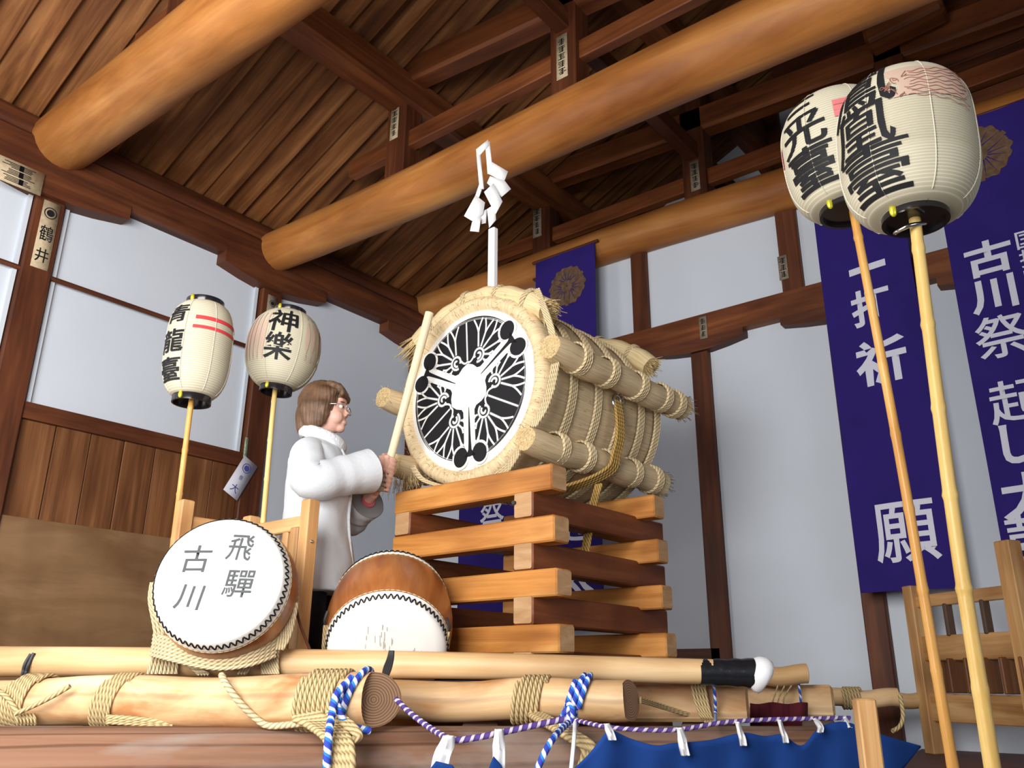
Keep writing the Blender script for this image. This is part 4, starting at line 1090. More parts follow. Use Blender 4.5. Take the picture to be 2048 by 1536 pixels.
# big weathered sill and the sleepers under the logs
S0, S1 = at(-260, 1452, 2.42), at(1720, 1452, 2.86)
zs = 1.408
for p in (S0, S1): p.z = zs-0.175
mb = MB(); n = 30; sec = []
for k in range(n+1):
    p = S0.lerp(S1, k/n); sec.append(p)
ax_ = (S1-S0).normalized(); sd_ = ax_.cross(Z)
rows = []
for k, p in enumerate(sec):
    row = []
    for j in range(32):
        a = 2*pi*j/32; ca, sa = cos(a), sin(a)
        e = 0.55; x = abs(ca)**e*(1 if ca > 0 else -1)*0.165; y = abs(sa)**e*(1 if sa > 0 else -1)*0.175
        wv = 1+0.012*noise.noise(Vector((k*0.4, ca*1.2, sa*1.2)))
        row.append(p+sd_*x*wv+Z*y)
    rows.append(row)
dl = (S1-S0).length/n
mb.quadgrid(rows, lambda i, j: (i*dl, j*0.034), 0, closev=True)
mb.add(rows[0], [list(range(32))], [[(0, 0)]*32], 1); mb.add(rows[-1], [list(range(32))[::-1]], [[(0, 0)]*32], 1)
sill = mb.build('sill_timber', ['sill', 'logend'], ang=50); tag(sill, 'massive weathered red-brown timber along the bottom under the logs', 'timber')
for x in (60, 820, 1400):
    p = at(x, 1500, 2.45+0.44*(x+260)/1980); h = MB(); h.box((p.x, p.y, (zs-0.35)/2), (0.22, 0.22, zs-0.35), RS, 0, 0.01)
    structure(h.build('sill_leg', 'sill'))
for x, y0, y1 in ((200, 2.72, 3.3), (960, 2.80, 3.25), (1400, 2.86, 3.60), (1640, 3.2, 4.1)):
    a, c = at(x, 1480, y0), at(x, 1480, y1); a.z = c.z = (zs+DECK)/2
    structure(MB().beam(a, c, 0.12, zs-DECK, bev=0.005).build('sleeper', 'stage'))

# ================================================================== ROPES
def on_log(pa, pb, x):      # point of a log's axis at image column x
    lo, hi = 0.0, 1.0
    for _ in range(40):
        m = (lo+hi)/2
        if pix(pa.lerp(pb, m))[0] < x: lo = m
        else: hi = m
    return pa.lerp(pb, lo)
def wrap(mb, pa, pb, x, r, turns, rs, slant=0.0, seg=26):
    c = on_log(pa, pb, x); ax = (pb-pa).normalized(); M3 = axis_frame(c, ax, Z).to_3x3(); pts = []
    for k in range(int(turns*seg)+1):
        a = 2*pi*k/seg+0.7
        pts.append(c+ax*((k/seg-turns/2)*rs*2.05+slant*cos(a))+M3 @ Vector(((r+rs*0.9)*cos(a), (r+rs*0.9)*sin(a), 0)))
    mb.tube(pts, rs, 7, vmet=False)
def strand(mb, pts, rs, seg=7, n=6): mb.tube(smooth_path(pts, n), rs, seg, vmet=False)
def rope(name, label, fn, mat, cat='rope', group=None):
    mb = MB(); fn(mb); return tag(mb.build(name, mat, ang=60), label, cat, group)
def r_a(mb):
    wrap(mb, L1a, L1b, 62, 0.077, 7, 0.0062, 0.015)
    strand(mb, [at(140, 1372, 2.63), at(110, 1390, 2.625), at(75, 1408, 2.625), at(30, 1428, 2.63)], 0.0075)
    strand(mb, [at(-10, 1378, 2.70), at(15, 1395, 2.68), at(33, 1422, 2.66), at(45, 1440, 2.655)], 0.008)
    for k in range(6): strand(mb, [at(32+k*7, 1428, 2.655), at(35+k*7, 1440, 2.645), at(36+k*7, 1449, 2.65)], 0.0045)
rope('hemp_rope', 'frayed hemp lashing round the front log, leftmost of its hemp wraps', r_a, 'rope')
def r_b(mb):
    wrap(mb, L1a, L1b, 240, 0.077, 6, 0.0062, 0.024)
    for q in range(3): strand(mb, [at(214, 1434+q*5, 2.60), at(250, 1436+q*5, 2.585), at(300, 1441+q*4, 2.585), at(346, 1449+q*2, 2.59)], 0.0075)
rope('hemp_rope', 'hemp lashing with loose tail lying on the sill, below the lettered drum', r_b, 'rope')
def r_c(mb): strand(mb, [at(443, 1350, 2.57), at(455, 1372, 2.52), at(480, 1405, 2.50), at(510, 1435, 2.50), at(535, 1451, 2.49), at(575, 1450, 2.47), at(622, 1444, 2.43)], 0.0105)
rope('straw_rope', 'single pale straw rope slanting down the front log towards the thick lashing', r_c, 'ropelt')
def r_d(mb):
    wrap(mb, L1a, L1b, 652, 0.080, 8, 0.0074, 0.014)
    for q in range(6):
        strand(mb, [at(588+q*9, 1436-q*2, 2.45), at(618+q*10, 1450, 2.42), at(650+q*9, 1475, 2.33), at(664+q*8, 1510, 2.28), at(668+q*7, 1560, 2.26)], 0.0115)
    for q in range(3): strand(mb, [at(655+q*9, 1425, 2.43), at(690+q*8, 1450, 2.37), at(712+q*4, 1474, 2.34), at(680+q*8, 1486, 2.31)], 0.009)
rope('hemp_rope', 'thick hemp lashing near the front log\'s cut end, its strands hanging over the sill', r_d, 'rope')
def r_e(mb):
    wrap(mb, L2a, L2b, 1062, 0.066, 6, 0.0075, 0.016)
    for q in range(4): strand(mb, [at(1062+q*7, 1430, 2.71), at(1130+q*8, 1470, 2.45), at(1170+q*6, 1500, 2.40), at(1150+q*8, 1560, 2.38)], 0.012)
rope('hemp_rope', 'hemp lashing around the pale round log with rope hanging past the blue curtain', r_e, 'rope')
def r_f(mb):
    for q in range(5): strand(mb, [at(1384+q*6, 1368, 2.96), at(1390+q*6, 1400, 2.94), at(1402+q*5, 1432, 2.93), at(1412+q*5, 1446, 2.92), at(1418+q*5, 1482, 2.68)], 0.0055)
    for q in range(3): strand(mb, [at(1281, 1396+q*4, 2.76), at(1330, 1412+q*3, 2.90), at(1395, 1433+q*2, 2.98)], 0.004)
rope('hemp_twine', 'thin hemp cords tied round the squared timber end above the curtain', r_f, 'rope')
def r_g(mb):
    for q in range(3): strand(mb, [at(1556+q*14, 1370, 3.29), at(1548+q*10, 1395, 3.27), at(1540+q*14, 1415, 3.27)], 0.003)
    wrap(mb, at(1560, 1395, 3.7), at(1795, 1397, 3.62), 1702, 0.037, 6, 0.006)
    strand(mb, [at(1800, 1390, 3.56), at(1806, 1430, 3.50), at(1800, 1452, 3.48), at(1785, 1462, 3.46)], 0.009)
rope('hemp_twine', 'hemp cords around the thin brown log behind the lone post', r_g, 'rope')
def r_h(mb):
    strand(mb, [at(62, 1308, 2.935), at(50, 1328, 2.92), at(44, 1352, 2.90), at(30, 1385, 2.75), at(24, 1405, 2.72)], 0.006); strand(mb, [at(68, 1306, 2.935), at(57, 1330, 2.915), at(50, 1352, 2.90), at(36, 1385, 2.75)], 0.006)
rope('dark_twine', 'dark doubled cord tying the pole at the far left edge', r_h, 'iron')
def r_i(mb):
    for q in range(4): strand(mb, [at(766+q*3, 1352, 2.62), at(769+q*4, 1336, 2.66), at(776+q*3, 1318, 2.70), at(780+q*2, 1302, 2.72)], 0.005)
rope('dark_twine', 'short dark twine sticking up behind the front log\'s cut end', r_i, 'iron')
# lashing of the lettered drum to the pole
def band(mb, pts, st, rs, gap):
    for q in range(st): strand(mb, [p+Z*((q-(st-1)/2)*gap*(1-0.0)) for p in pts], rs)
def r_j(mb):
    band(mb, [at(306, 1290, 2.86), at(340, 1298, 2.80), at(400, 1312, 2.78), at(450, 1317, 2.78), at(505, 1309, 2.80), at(552, 1292, 2.86)], 6, 0.0075, 0.0125)
    for q in range(8): strand(mb, [at(312+q*6, 1290, 2.84), at(306+q*7, 1318, 2.89), at(296+q*8, 1348, 2.88)], 0.006)
    for q in range(4): strand(mb, [at(335+q*5, 1296, 2.82), at(375+q*5, 1328, 2.885), at(400+q*6, 1350, 2.875)], 0.006)
    for q in range(7): strand(mb, [at(520+q*6, 1298, 2.86), at(524+q*5, 1322, 2.875), at(526+q*5, 1348, 2.865)], 0.006)
    for q in range(3): strand(mb, [at(545-q*5, 1300, 2.86), at(515-q*5, 1325, 2.875), at(488-q*6, 1348, 2.865)], 0.006)
    for q in range(3): strand(mb, [at(303+q*4, 1165, 2.90), at(299+q*5, 1200, 2.88), at(307+q*7, 1245, 2.86), at(314+q*8, 1290, 2.84)], 0.006)
    for q in range(5): strand(mb, [at(582+q*3, 1205, 2.90), at(572+q*4, 1240, 2.89), at(558+q*5, 1275, 2.87), at(540+q*6, 1300, 2.85)], 0.006)
rope('straw_rope', 'straw rope cradle tying the lettered drum down on the pole', r_j, 'ropelt')
def r_k(mb): strand(mb, [at(588, 1180, 2.95), at(590, 1205, 2.94), at(602, 1255, 2.94), at(628, 1318, 2.95)], 0.005)
rope('brown_twine', 'thin dark brown cord hanging at the lettered drum\'s right flank', r_k, 'dark')
# blue and white ropes
def r_l(mb):
    wrap(mb, L1a, L1b, 708, 0.080, 1.2, 0.0105, 0.035)
    strand(mb, [at(690, 1368, 2.44), at(672, 1392, 2.40), at(664, 1430, 2.36), at(657, 1480, 2.27), at(652, 1560, 2.24)], 0.0115)
    strand(mb, [at(672, 1398, 2.40), at(682, 1432, 2.385), at(702, 1452, 2.39), at(740, 1462, 2.41)], 0.0105)
rope('blue_white_rope', 'blue and white twisted rope looped at the front log\'s cut end', r_l, 'blueropem')
def r_m(mb):
    strand(mb, [at(792, 1398, 2.50), at(820, 1425, 2.44), at(855, 1452, 2.36), at(886, 1471, 2.28), at(910, 1480, 2.24), at(950, 1476, 2.24), at(1000, 1466, 2.25), at(1060, 1453, 2.27), at(1130, 1438, 2.30)], 0.0085)
rope('purple_white_rope', 'slack purple and white rope swagging from the front log to the knot', r_m, 'purplerope')
def r_n(mb):
    wrap(mb, L2a, L2b, 1155, 0.0665, 2.2, 0.0095, 0.03)
    for k in range(7):
        c = at(1140+random.uniform(-8, 8), 1435+random.uniform(-14, 16), 2.50); M3 = Matrix.Rotation(k*0.9, 3, 'X') @ Matrix.Rotation(k*1.3, 3, 'Y')
        mb.tube([c+M3 @ Vector((0.020*cos(t), 0.020*sin(t), 0)) for t in [2*pi*i/14 for i in range(14)]], 0.0085, 7, closed=True, vmet=False)
    strand(mb, [at(1136, 1446, 2.46), at(1112, 1470, 2.32), at(1090, 1505, 2.26), at(1066, 1560, 2.24)], 0.0095)
rope('blue_white_rope', 'knotted blue and white rope hanging from the pale round log', r_n, 'blueropem')
def r_o(mb):
    strand(mb, [at(1150, 1440, 2.44), at(1215, 1454, 2.30), at(1290, 1460, 2.27), at(1360, 1459, 2.28), at(1440, 1446, 2.31), at(1520, 1440, 2.34), at(1640, 1437, 2.38), at(1700, 1436, 2.40)], 0.0062)
rope('purple_white_rope', 'thin purple and white rope along the top of the blue curtain', r_o, 'purplerope')
def r_p(mb): strand(mb, [at(1427, 1366, 2.95), at(1430, 1395, 2.93), at(1431, 1430, 2.90), at(1431, 1445, 2.5)], 0.0055)
rope('blue_white_rope', 'thin blue and white cord running down the squared timber\'s face', r_p, 'blueropem')
def r_q(mb): strand(mb, [at(1597, 1366, 3.30), at(1601, 1395, 3.29), at(1603, 1425, 3.28)], 0.005)
rope('blue_white_rope', 'thin blue and white cord on the shorter squared timber end', r_q, 'blueropem')
def r_s(mb): strand(mb, [at(1150, 1446, 2.42), at(1148, 1480, 2.30), at(1140, 1560, 2.22)], 0.006)
rope('white_rope', 'plain white cord hanging straight beside the blue white knot', r_s, 'white')
# maroon cloth behind
mb = MB(); rows = []
for i in range(13):
    x = 1500+9.5*i; rows.append([at(x, 1406+2*sin(i), 3.24+0.02*sin(i*1.6)), at(x, 1440, 3.25+0.02*sin(i*1.6+1)), at(x, 1470, 3.26)])
mb.quadgrid(rows, None); o = mb.build('maroon_cloth', 'maroon', ang=60); m_ = o.modifiers.new('thick', 'SOLIDIFY'); m_.thickness = 0.004
tag(o, 'strip of maroon cloth hanging under the shorter squared timber', 'cloth')

# ================================================================== BLUE CURTAIN AND ITS WHITE TIES
def curtain(name, label, top, tfun, ybot, mat, fold=0.012, freq=60):
    mb = MB(); xs = []; n = 110
    def ytop(x):
        for (a, b_) in zip(top, top[1:]):
            if a[0] <= x <= b_[0]:
                t = (x-a[0])/(b_[0]-a[0]); return a[1]+(b_[1]-a[1])*t
        return top[-1][1]
    rows = []
    for i in range(n+1):
        x = top[0][0]+(top[-1][0]-top[0][0])*i/n; row = []; y0 = ytop(x); y1 = ybot(x)
        for j in range(9):
            y = y0+(max(y1, y0+2)-y0)*j/8
            row.append(at(x, y, tfun(x)+fold*(0.35+0.65*j/8)*(sin(x/freq*2*pi)+0.5*sin(x/freq*4.3+1))))
        rows.append(row)
    mb.quadgrid(rows, None); o = mb.build(name, mat, ang=70); m_ = o.modifiers.new('thick', 'SOLIDIFY'); m_.thickness = 0.003
    return tag(o, label, 'curtain')
def sag(pts):
    out = []
    for (x, y) in smooth_path([(px_, py_, 0) for px_, py_ in pts], 5) and [(p.x, p.y) for p in smooth_path([(a, b_, 0) for a, b_ in pts], 5)]: out.append((x, y))
    return out
curtain('blue_curtain', 'navy blue curtain hung in scallops along the lower right of the platform',
        sag([(1150, 1536), (1175, 1512), (1212, 1466), (1222, 1459), (1262, 1478), (1310, 1491), (1345, 1487), (1362, 1486), (1420, 1481), (1486, 1466), (1530, 1473), (1566, 1470), (1605, 1492), (1640, 1455), (1690, 1444), (1740, 1462), (1800, 1480), (1842, 1493)]),
        lambda x: 2.235+0.00028*(x-1150), lambda x: 1590 if x < 1765 else 1590-1.25*(x-1765), 'navy', 0.010, 95)
curtain('blue_curtain', 'small corner of blue cloth under the first white tie',
        [(858, 1540), (872, 1522), (905, 1530), (915, 1545)], lambda x: 2.20, lambda x: 1590, 'navy', 0.004, 50)
curtain('blue_curtain', 'small corner of blue cloth under the second white tie',
        [(978, 1536), (987, 1512), (1003, 1530), (1010, 1545)], lambda x: 2.20, lambda x: 1590, 'navy', 0.004, 50)
def ribbon(label, pts, wd, t):
    mb = MB(); P = smooth_path([(x, y, 0) for x, y in pts], 5); rows = []
    for k, p in enumerate(P):
        w_ = wd*(0.62+0.38*min(1, k/6)); rows.append([at(p.x-w_/2+w_*j/4, p.y, t+0.006*sin(j*1.9+k*0.2)) for j in range(5)])
    mb.quadgrid(rows, None); o = mb.build('white_tie', 'white', ang=70); m_ = o.modifiers.new('thick', 'SOLIDIFY'); m_.thickness = 0.003
    return tag(o, label, 'cloth tie', 'white cloth ties on the rope')
ribbon('widest white cloth tie hanging from the lowest dip of the slack rope', [(897, 1471), (893, 1490), (884, 1515), (876, 1560)], 34, 2.215)
ribbon('white cloth tie hanging straight from the slack rope, between the widest tie and the knot', [(997, 1458), (998, 1485), (999, 1515), (998, 1560)], 24, 2.225)
ribbon('short white tie at the peak of the blue curtain', [(1212, 1447), (1218, 1458), (1223, 1470), (1226, 1480)], 15, 2.225)
ribbon('longest white tie on the blue curtain, where the rope sags most', [(1358, 1455), (1364, 1475), (1368, 1495), (1372, 1511)], 17, 2.27)
ribbon('white tie on the blue curtain just below the squared timber end', [(1476, 1444), (1480, 1462), (1484, 1478), (1486, 1492)], 13, 2.31)
ribbon('white tie on the blue curtain beneath the maroon cloth', [(1560, 1440), (1564, 1458), (1569, 1474), (1571, 1486)], 11, 2.33)
ribbon('curled white tie near the lone post', [(1626, 1437), (1636, 1445), (1642, 1455), (1641, 1465)], 12, 2.355)
ribbon('white tie tucked right against the lone post', [(1688, 1434), (1694, 1444), (1700, 1455)], 10, 2.39)

# ================================================================== BANNERS ON THE GABLE WALL
def banner(label, x0, x1, z0, z1, Y, texts, crest=None, hold=(4.79, 0.03)):
    mb = MB(); rows = []; n, m = 30, 40; ph = x0*3
    def ys(x, z): return Y+0.010*sin((x-x0)*11+ph)*(0.3+0.7*(z1-z)/(z1-z0))+0.006*sin(z*4+ph)
    for i in range(n+1):
        x = x0+(x1-x0)*i/n; rows.append([Vector((x, ys(x, z), z)) for z in [z0+(z1-z0)*j/m for j in range(m+1)]])
    mb.quadgrid(rows, None)
    back = [[p+Vector((0, 0.004, 0)) for p in r] for r in rows]; mb.quadgrid([r[::-1] for r in back], None)
    bn = mb.build('banner', 'banner', ang=60); tag(bn, label, 'banner', 'violet banners on the gable')
    if texts:
        mb = MB()
        for ch, cx, cz, wd, ht, sh in texts:
            g = glyph(ch, 0.1, 0.0010 if (wd < 0.12 or ch in '願祭起鼓') else 0.0030); fit_glyph(g, wd, ht)
            def fn(x, y): 
                X = cx+x; Zz = cz+y+x*sh; return Vector((X, ys(X, Zz)-0.003, Zz))
            stamp(mb, g, fn, cut=0.03)
        mb.build('lettering', 'bannertext', bn, ang=None, fixn=False)
    if crest:
        cx, cz, r = crest; mb = MB()
        def fl(pts): mb.add([Vector((cx+x*r, ys(cx+x*r, cz+y*r)-0.003, cz+y*r)) for x, y in pts], [list(range(len(pts)))], [[(x, y) for x, y in pts]])
        for a in (90, 210, 330):
            for da, rr, ro in ((0, 0.50, 0.48), (-34, 0.34, 0.66), (34, 0.34, 0.66)):
                c0 = pol(ro, a+da); fl([(c0[0]+rr*(1+0.10*cos(6*t))*cos(t), c0[1]+rr*(1+0.10*cos(6*t))*sin(t)) for t in [2*pi*k/26 for k in range(26)]])
        for a in (30, 150, 270): fl([pol(0.1, a-30), pol(1.0, a-5), pol(1.0, a+5), pol(0.1, a+30)])
        mb.build('faded_crest', 'crestgold', bn, ang=None, fixn=False)
        mb = MB()
        for a in (90, 210, 330):
            for da in (-52, -30, -12, 12, 30, 52):
                q0, q1 = pol(0.30, a+da*0.6), pol(0.92, a+da); dx, dy = -(q1[1]-q0[1])*0.03, (q1[0]-q0[0])*0.03
                mb.add([Vector((cx+x*r, ys(cx+x*r, cz+y*r)-0.0045, cz+y*r)) for x, y in ((q0[0]+dx, q0[1]+dy), (q1[0], q1[1]), (q0[0]-dx, q0[1]-dy))], [[0, 1, 2]], [[(0, 0)]*3])
        mb.build('crest_veins', 'banner', bn, ang=None, fixn=False)
    mb = MB(); mb.tube([(x0-0.03, Y+0.012, z1), (x1+0.03, Y+0.012, z1)], 0.012, 8); mb.build('hanging_rod', 'dark', bn)
    for x in (x0+0.06, x1-0.06):
        mb = MB(); mb.tube([(x, Y+0.012, z1), (x, hold[0], z1+hold[1])], 0.004, 6); mb.build('hanging_cord', 'white', bn)
    return bn
YBN = 4.745
def bp_(x, y): p = onY(x, y, YBN); return p.x, p.z
b1l, b1t = bp_(1070, 524); b1r, _ = bp_(1188, 510)
banner('violet banner rising behind the straw drum with a faded gold crest near its top', b1l, b1r, bp_(1130, 1262)[1], b1t, YBN, [('起', bp_(1153, 1085)[0], bp_(1153, 1045)[1], 0.26, 0.27, 0), ('太', bp_(1153, 1085)[0], bp_(1153, 1150)[1], 0.26, 0.26, 0)], (bp_(1130, 572)[0]+0.02, bp_(1130, 574)[1], 0.165))
bAl, bAt = bp_(926, 790); bAr, _ = bp_(1046, 790)
banner('violet banner glimpsed through the left openings of the drum stand', bAl, bAr, bp_(960, 1262)[1], bAt, YBN, [('祭', bp_(985, 1040)[0], bp_(985, 1035)[1], 0.24, 0.25, 0)], hold=(4.905, 3.74-bAt))
b2l, _ = bp_(1660, 700); b2r, _ = bp_(1850, 690); b2t = bp_(1640, 425)[1]
def tpos(x, y): return bp_(x, y)
x1_, z1_ = tpos(1735, 537); x2_, z2_ = tpos(1742, 613); x3_, z3_ = tpos(1762, 722); x4_, z4_ = tpos(1812, 1063)
banner('violet banner with four white characters behind the bamboo poles', b2l, b2r, bp_(1722, 1186)[1], b2t, YBN, [('一', x1_, z1_, 0.205, 0.042, 0.08), ('打', x2_, z2_, 0.215, 0.225, 0.06), ('祈', x3_, z3_, 0.275, 0.270, 0.06), ('願', x4_, z4_, 0.315, 0.315, 0.03)])
YBN = 4.66
b3l, _ = bp_(1887, 450); b3r = bp_(2045, 204)[0]+0.35
cols = [('古', 1977, 515, .22, .20), ('川', 1987, 590, .21, .19), ('祭', 2004, 672, .24, .23), ('起', 2035, 800, .25, .22), ('し', 2040, 885, .16, .20), ('太', 2060, 990, .25, .23), ('鼓', 2074, 1075, .25, .24)]
tx = []
for ch, px_, py_, wd, ht in cols:
    X, Zc = bp_(px_, py_); tx.append((ch, X, Zc, wd, ht, 0.05))
xs_ = bp_(2054, 480)[0]
for k, ch in enumerate('国指定'):
    tx.append((ch, xs_, bp_(2050, 478)[1]-0.105*k, 0.10, 0.10, 0.0))
banner('tallest violet banner at the right edge with white characters and gold crest', b3l, b3r, bp_(2010, 1186)[1], bp_(1935, 238)[1], YBN, tx, (bp_(1962, 305)[0]-0.02, bp_(1965, 305)[1], 0.17), hold=(4.845, 0.01))

# ================================================================== PAPER SLIPS ON THE TIMBERS
def slip(label, c, ex, ey, wd, ht, mat='label', kind='marks', chars=None, tmat='ink', name='paper_slip'):
    ex = Vector(ex).normalized(); ey = Vector(ey).normalized(); nz = ex.cross(ey); M4 = Matrix((ex, ey, nz)).transposed().to_4x4(); M4.translation = Vector(c)
    mb = MB(); mb.prism([(-wd/2, -ht/2), (wd/2, -ht/2), (wd/2, ht/2), (-wd/2, ht/2)], 0.003, M4); o = mb.build(name, mat, ang=None); tag(o, label, 'paper slip')
    mb = MB(); pl = lambda x, y: M4 @ Vector((x, y, 0.0042))
    if chars:
        for ch, x, y, cw, chh in chars:
            if ch == 'o':
                for r0, r1 in ((0.5, 0.42), (0.30, 0.0)):
                    n = 24; mb.add([pl(x+cw*r0*cos(2*pi*k/n), y+cw*r0*sin(2*pi*k/n)) for k in range(n)]+[pl(x+cw*r1*cos(2*pi*k/n), y+cw*r1*sin(2*pi*k/n)) for k in range(n)], [[k, (k+1) % n, n+(k+1) % n, n+k] for k in range(n)], [[(0, 0)]*4]*n)
            else:
                g = glyph(ch, 0.1, 0.0007); fit_glyph(g, cw, chh); stamp(mb, g, lambda X, Y, x=x, y=y: pl(x+X, y+Y))
    else:
        rnd = random.Random(hash(label) % 1000 if False else len(label)*7); n = max(3, int(ht/wd*1.3)); cell = ht*0.86/n
        for k in range(n):
            y0 = ht*0.43-cell*(k+0.5)
            for q in range(4):
                yy = y0+(q-1.5)*cell*0.21; hw = wd*rnd.uniform(0.18, 0.34); xo = rnd.uniform(-0.05, 0.05)*wd; th = cell*0.055
                mb.add([pl(xo-hw, yy-th), pl(xo+hw, yy-th), pl(xo+hw, yy+th), pl(xo-hw, yy+th)], [[0, 1, 2, 3]], [[(0, 0)]*4])
            th = wd*0.045; xo = rnd.uniform(-0.08, 0.08)*wd
            mb.add([pl(xo-th, y0-cell*0.42), pl(xo+th, y0-cell*0.42), pl(xo+th, y0+cell*0.42), pl(xo-th, y0+cell*0.42)], [[0, 1, 2, 3]], [[(0, 0)]*4])
    mb.build('lettering', tmat, o, ang=None, fixn=False)
    return o
EY, EX = Vector((0, 1, 0)), Vector((1, 0, 0))
c = onX(86, 468, -4.937); slip('tall aged paper slip with a round crest on the left wall post', (-4.938, YP1+0.005, c.z), EY, Z, 0.098, 0.44, 'label', chars=[('o', 0, 0.145, 0.075, 0.075), ('鶴', 0, 0.01, 0.078, 0.10), ('井', 0, -0.135, 0.074, 0.09)])
c = onX(37, 350, -4.878); slip('wide aged paper slip on the wall plate at the upper left edge', (-4.878, c.y, c.z), EY, Z, 0.27, 0.15, 'label')
c = onX(537, 612, -4.938); slip('aged slip with a dark dot above the round pink lantern', (-4.938, YP2, c.z-0.03), EY, Z, 0.085, 0.24, 'labeldk', chars=[('o', 0, 0.06, 0.05, 0.05), ('八', 0, -0.02, 0.05, 0.05)])
slip('pale slip on the strut above the drum, leftmost of the roof struts', (-3.60, 3.222, onY(790, 240, 3.22).z), EX, Z, 0.075, 0.30, 'label')
slip('pale slip on the strut under the roof beam, right of the paper wand', (-2.23, 3.222, onY(1139, 105, 3.22).z), EX, Z, 0.075, 0.30, 'label')
c = onY(1071, 445, 4.842); slip('dim slip on the rear strut just right of the paper wand', (-3.62, 4.842, c.z), EX, Z, 0.085, 0.28, 'labeldk')
c = onY(1394, 350, 4.842); slip('small dim slip on the rear strut near the right-hand lanterns', (-2.22, 4.842, c.z), EX, Z, 0.07, 0.24, 'labeldk')
c = onY(1406, 655, 4.893); slip('small slip on the gable cross rail above the middle post', (c.x, 4.897, c.z), EX, Z, 0.055, 0.16, 'labeldk')
c = onY(1566, 535, 4.93); slip('small dim slip on the short gable post near the violet banner', (c.x, 4.932, c.z), EX, Z, 0.06, 0.17, 'labeldk')
c = onX(492, 895, -4.935); slip('narrow green printed slip on the post below the white panel', (-4.936, c.y, c.z), EY-Z*0.05, Z-EY*0.0, 0.028, 0.14, 'greenslip', tmat='labeldk')
c = onX(494, 953, -4.86)
ta = radians(-27); ex = (EY*cos(ta)+Z*sin(ta)); ey = Z*cos(ta)-EY*sin(ta)
o = slip('white slip with blue printing hanging askew on the post beside the bamboo', (-4.932, c.y, c.z), ex, ey, 0.125, 0.29, 'amulet', chars=[('大', -0.0, -0.085, 0.06, 0.06), ('祭', 0, 0.0, 0.03, 0.035), ('o', 0, 0.08, 0.07, 0.07)], tmat='bluetxt')

# ================================================================== THE WOMAN WITH THE BEATER
O_ = flat(at(648, 810, 3.77), DECK)
fF = Vector((_cy, _sy, 0)); fL = Vector((-_sy, _cy, 0))
def H(x, y, z): return O_ + fF*x + fL*y + Z*z
RH = Matrix((fF, fL, Z)).transposed()
woman = thing('person', 'woman in a white coat and glasses swinging a long beater at the big drum', 'person', O_)
def baked(mb, name, mat, parent, voxel, smooth=4, disp=None):
    me0 = mb.mesh('tmp', Vector(root_loc(parent)), weld=0)
    ob = bpy.data.objects.new('tmp', me0); sc.collection.objects.link(ob)
    r = ob.modifiers.new('r', 'REMESH'); r.mode = 'VOXEL'; r.voxel_size = voxel; r.use_smooth_shade = True
    if smooth:
        s_ = ob.modifiers.new('s', 'SMOOTH'); s_.factor = 0.5; s_.iterations = smooth
    bpy.context.view_layer.update()
    me = bpy.data.meshes.new_from_object(ob.evaluated_get(bpy.context.evaluated_depsgraph_get())); me.name = name
    bpy.data.objects.remove(ob); bpy.data.meshes.remove(me0)
    if disp:
        nn = [v.normal.copy() for v in me.vertices]
        for v, q in zip(me.vertices, nn):
            v.co = v.co + disp(v.co+Vector(root_loc(parent)), q)
    me.materials.clear(); me.materials.append(MT[mat])
    for p in me.polygons: p.use_smooth = True
    o = bpy.data.objects.new(name, me); sc.collection.objects.link(o); o.parent = parent
    return o
s0, s1 = at(763, 982, 3.66), at(859, 626, 3.90)
sdir = (s1-s0).normalized()
hR, hL = s0.lerp(s1, 0.135), s0.lerp(s1, 0.045)
elR, elL = H(0.030, -0.245, 1.065), H(0.09, 0.235, 1.00)
wrR = hR+(elR-hR).normalized()*0.085; wrL = hL+(elL-hL).normalized()*0.085
mb = MB()
# head
mb.ell(H(0.004, 0, 1.468), (0.094, 0.074, 0.100), RH, 24, 16)
mb.ell(H(0.040, 0, 1.412), (0.060, 0.056, 0.074), RH, 20, 14)
mb.ell(H(0.078, 0, 1.362), (0.024, 0.026, 0.020), RH, 14, 10)
mb.ell(H(0.060, 0.031, 1.405), (0.036, 0.029, 0.036), RH, 14, 10); mb.ell(H(0.060, -0.031, 1.405), (0.036, 0.029, 0.036), RH, 14, 10)
mb.tube([H(0.090, 0, 1.462), H(0.101, 0, 1.438), H(0.109, 0, 1.423)], [0.010, 0.011, 0.012], 10)
mb.ell(H(0.100, 0.011, 1.419), (0.010, 0.008, 0.008), RH, 10, 8); mb.ell(H(0.100, -0.011, 1.419), (0.010, 0.008, 0.008), RH, 10, 8)
mb.ell(H(0.094, 0, 1.387), (0.014, 0.024, 0.013), RH, 12, 8)
mb.ell(H(0.076, 0, 1.484), (0.026, 0.052, 0.018), RH, 14, 8)
for sg in (-1, 1): mb.ell(H(-0.004, sg*0.076, 1.432), (0.018, 0.010, 0.030), RH, 12, 8)
mb.tube([H(-0.020, 0, 1.24), H(-0.008, 0, 1.32), H(0.010, 0, 1.40)], [0.062, 0.050, 0.050], 18)
# trunk
mb.tube([H(0, 0, 1.27), H(0.005, 0, 1.20), H(0.01, 0, 1.05), H(0.01, 0, 0.92), H(0.0, 0, 0.80), H(0, 0, 0.72)], [0.06, 0.105, 0.105, 0.098, 0.118, 0.10], 20)
mb.ell(H(0, 0, 1.19), (0.080, 0.140, 0.065), RH, 20, 12); mb.ell(H(0, 0, 0.82), (0.105, 0.15, 0.10), RH, 20, 12)
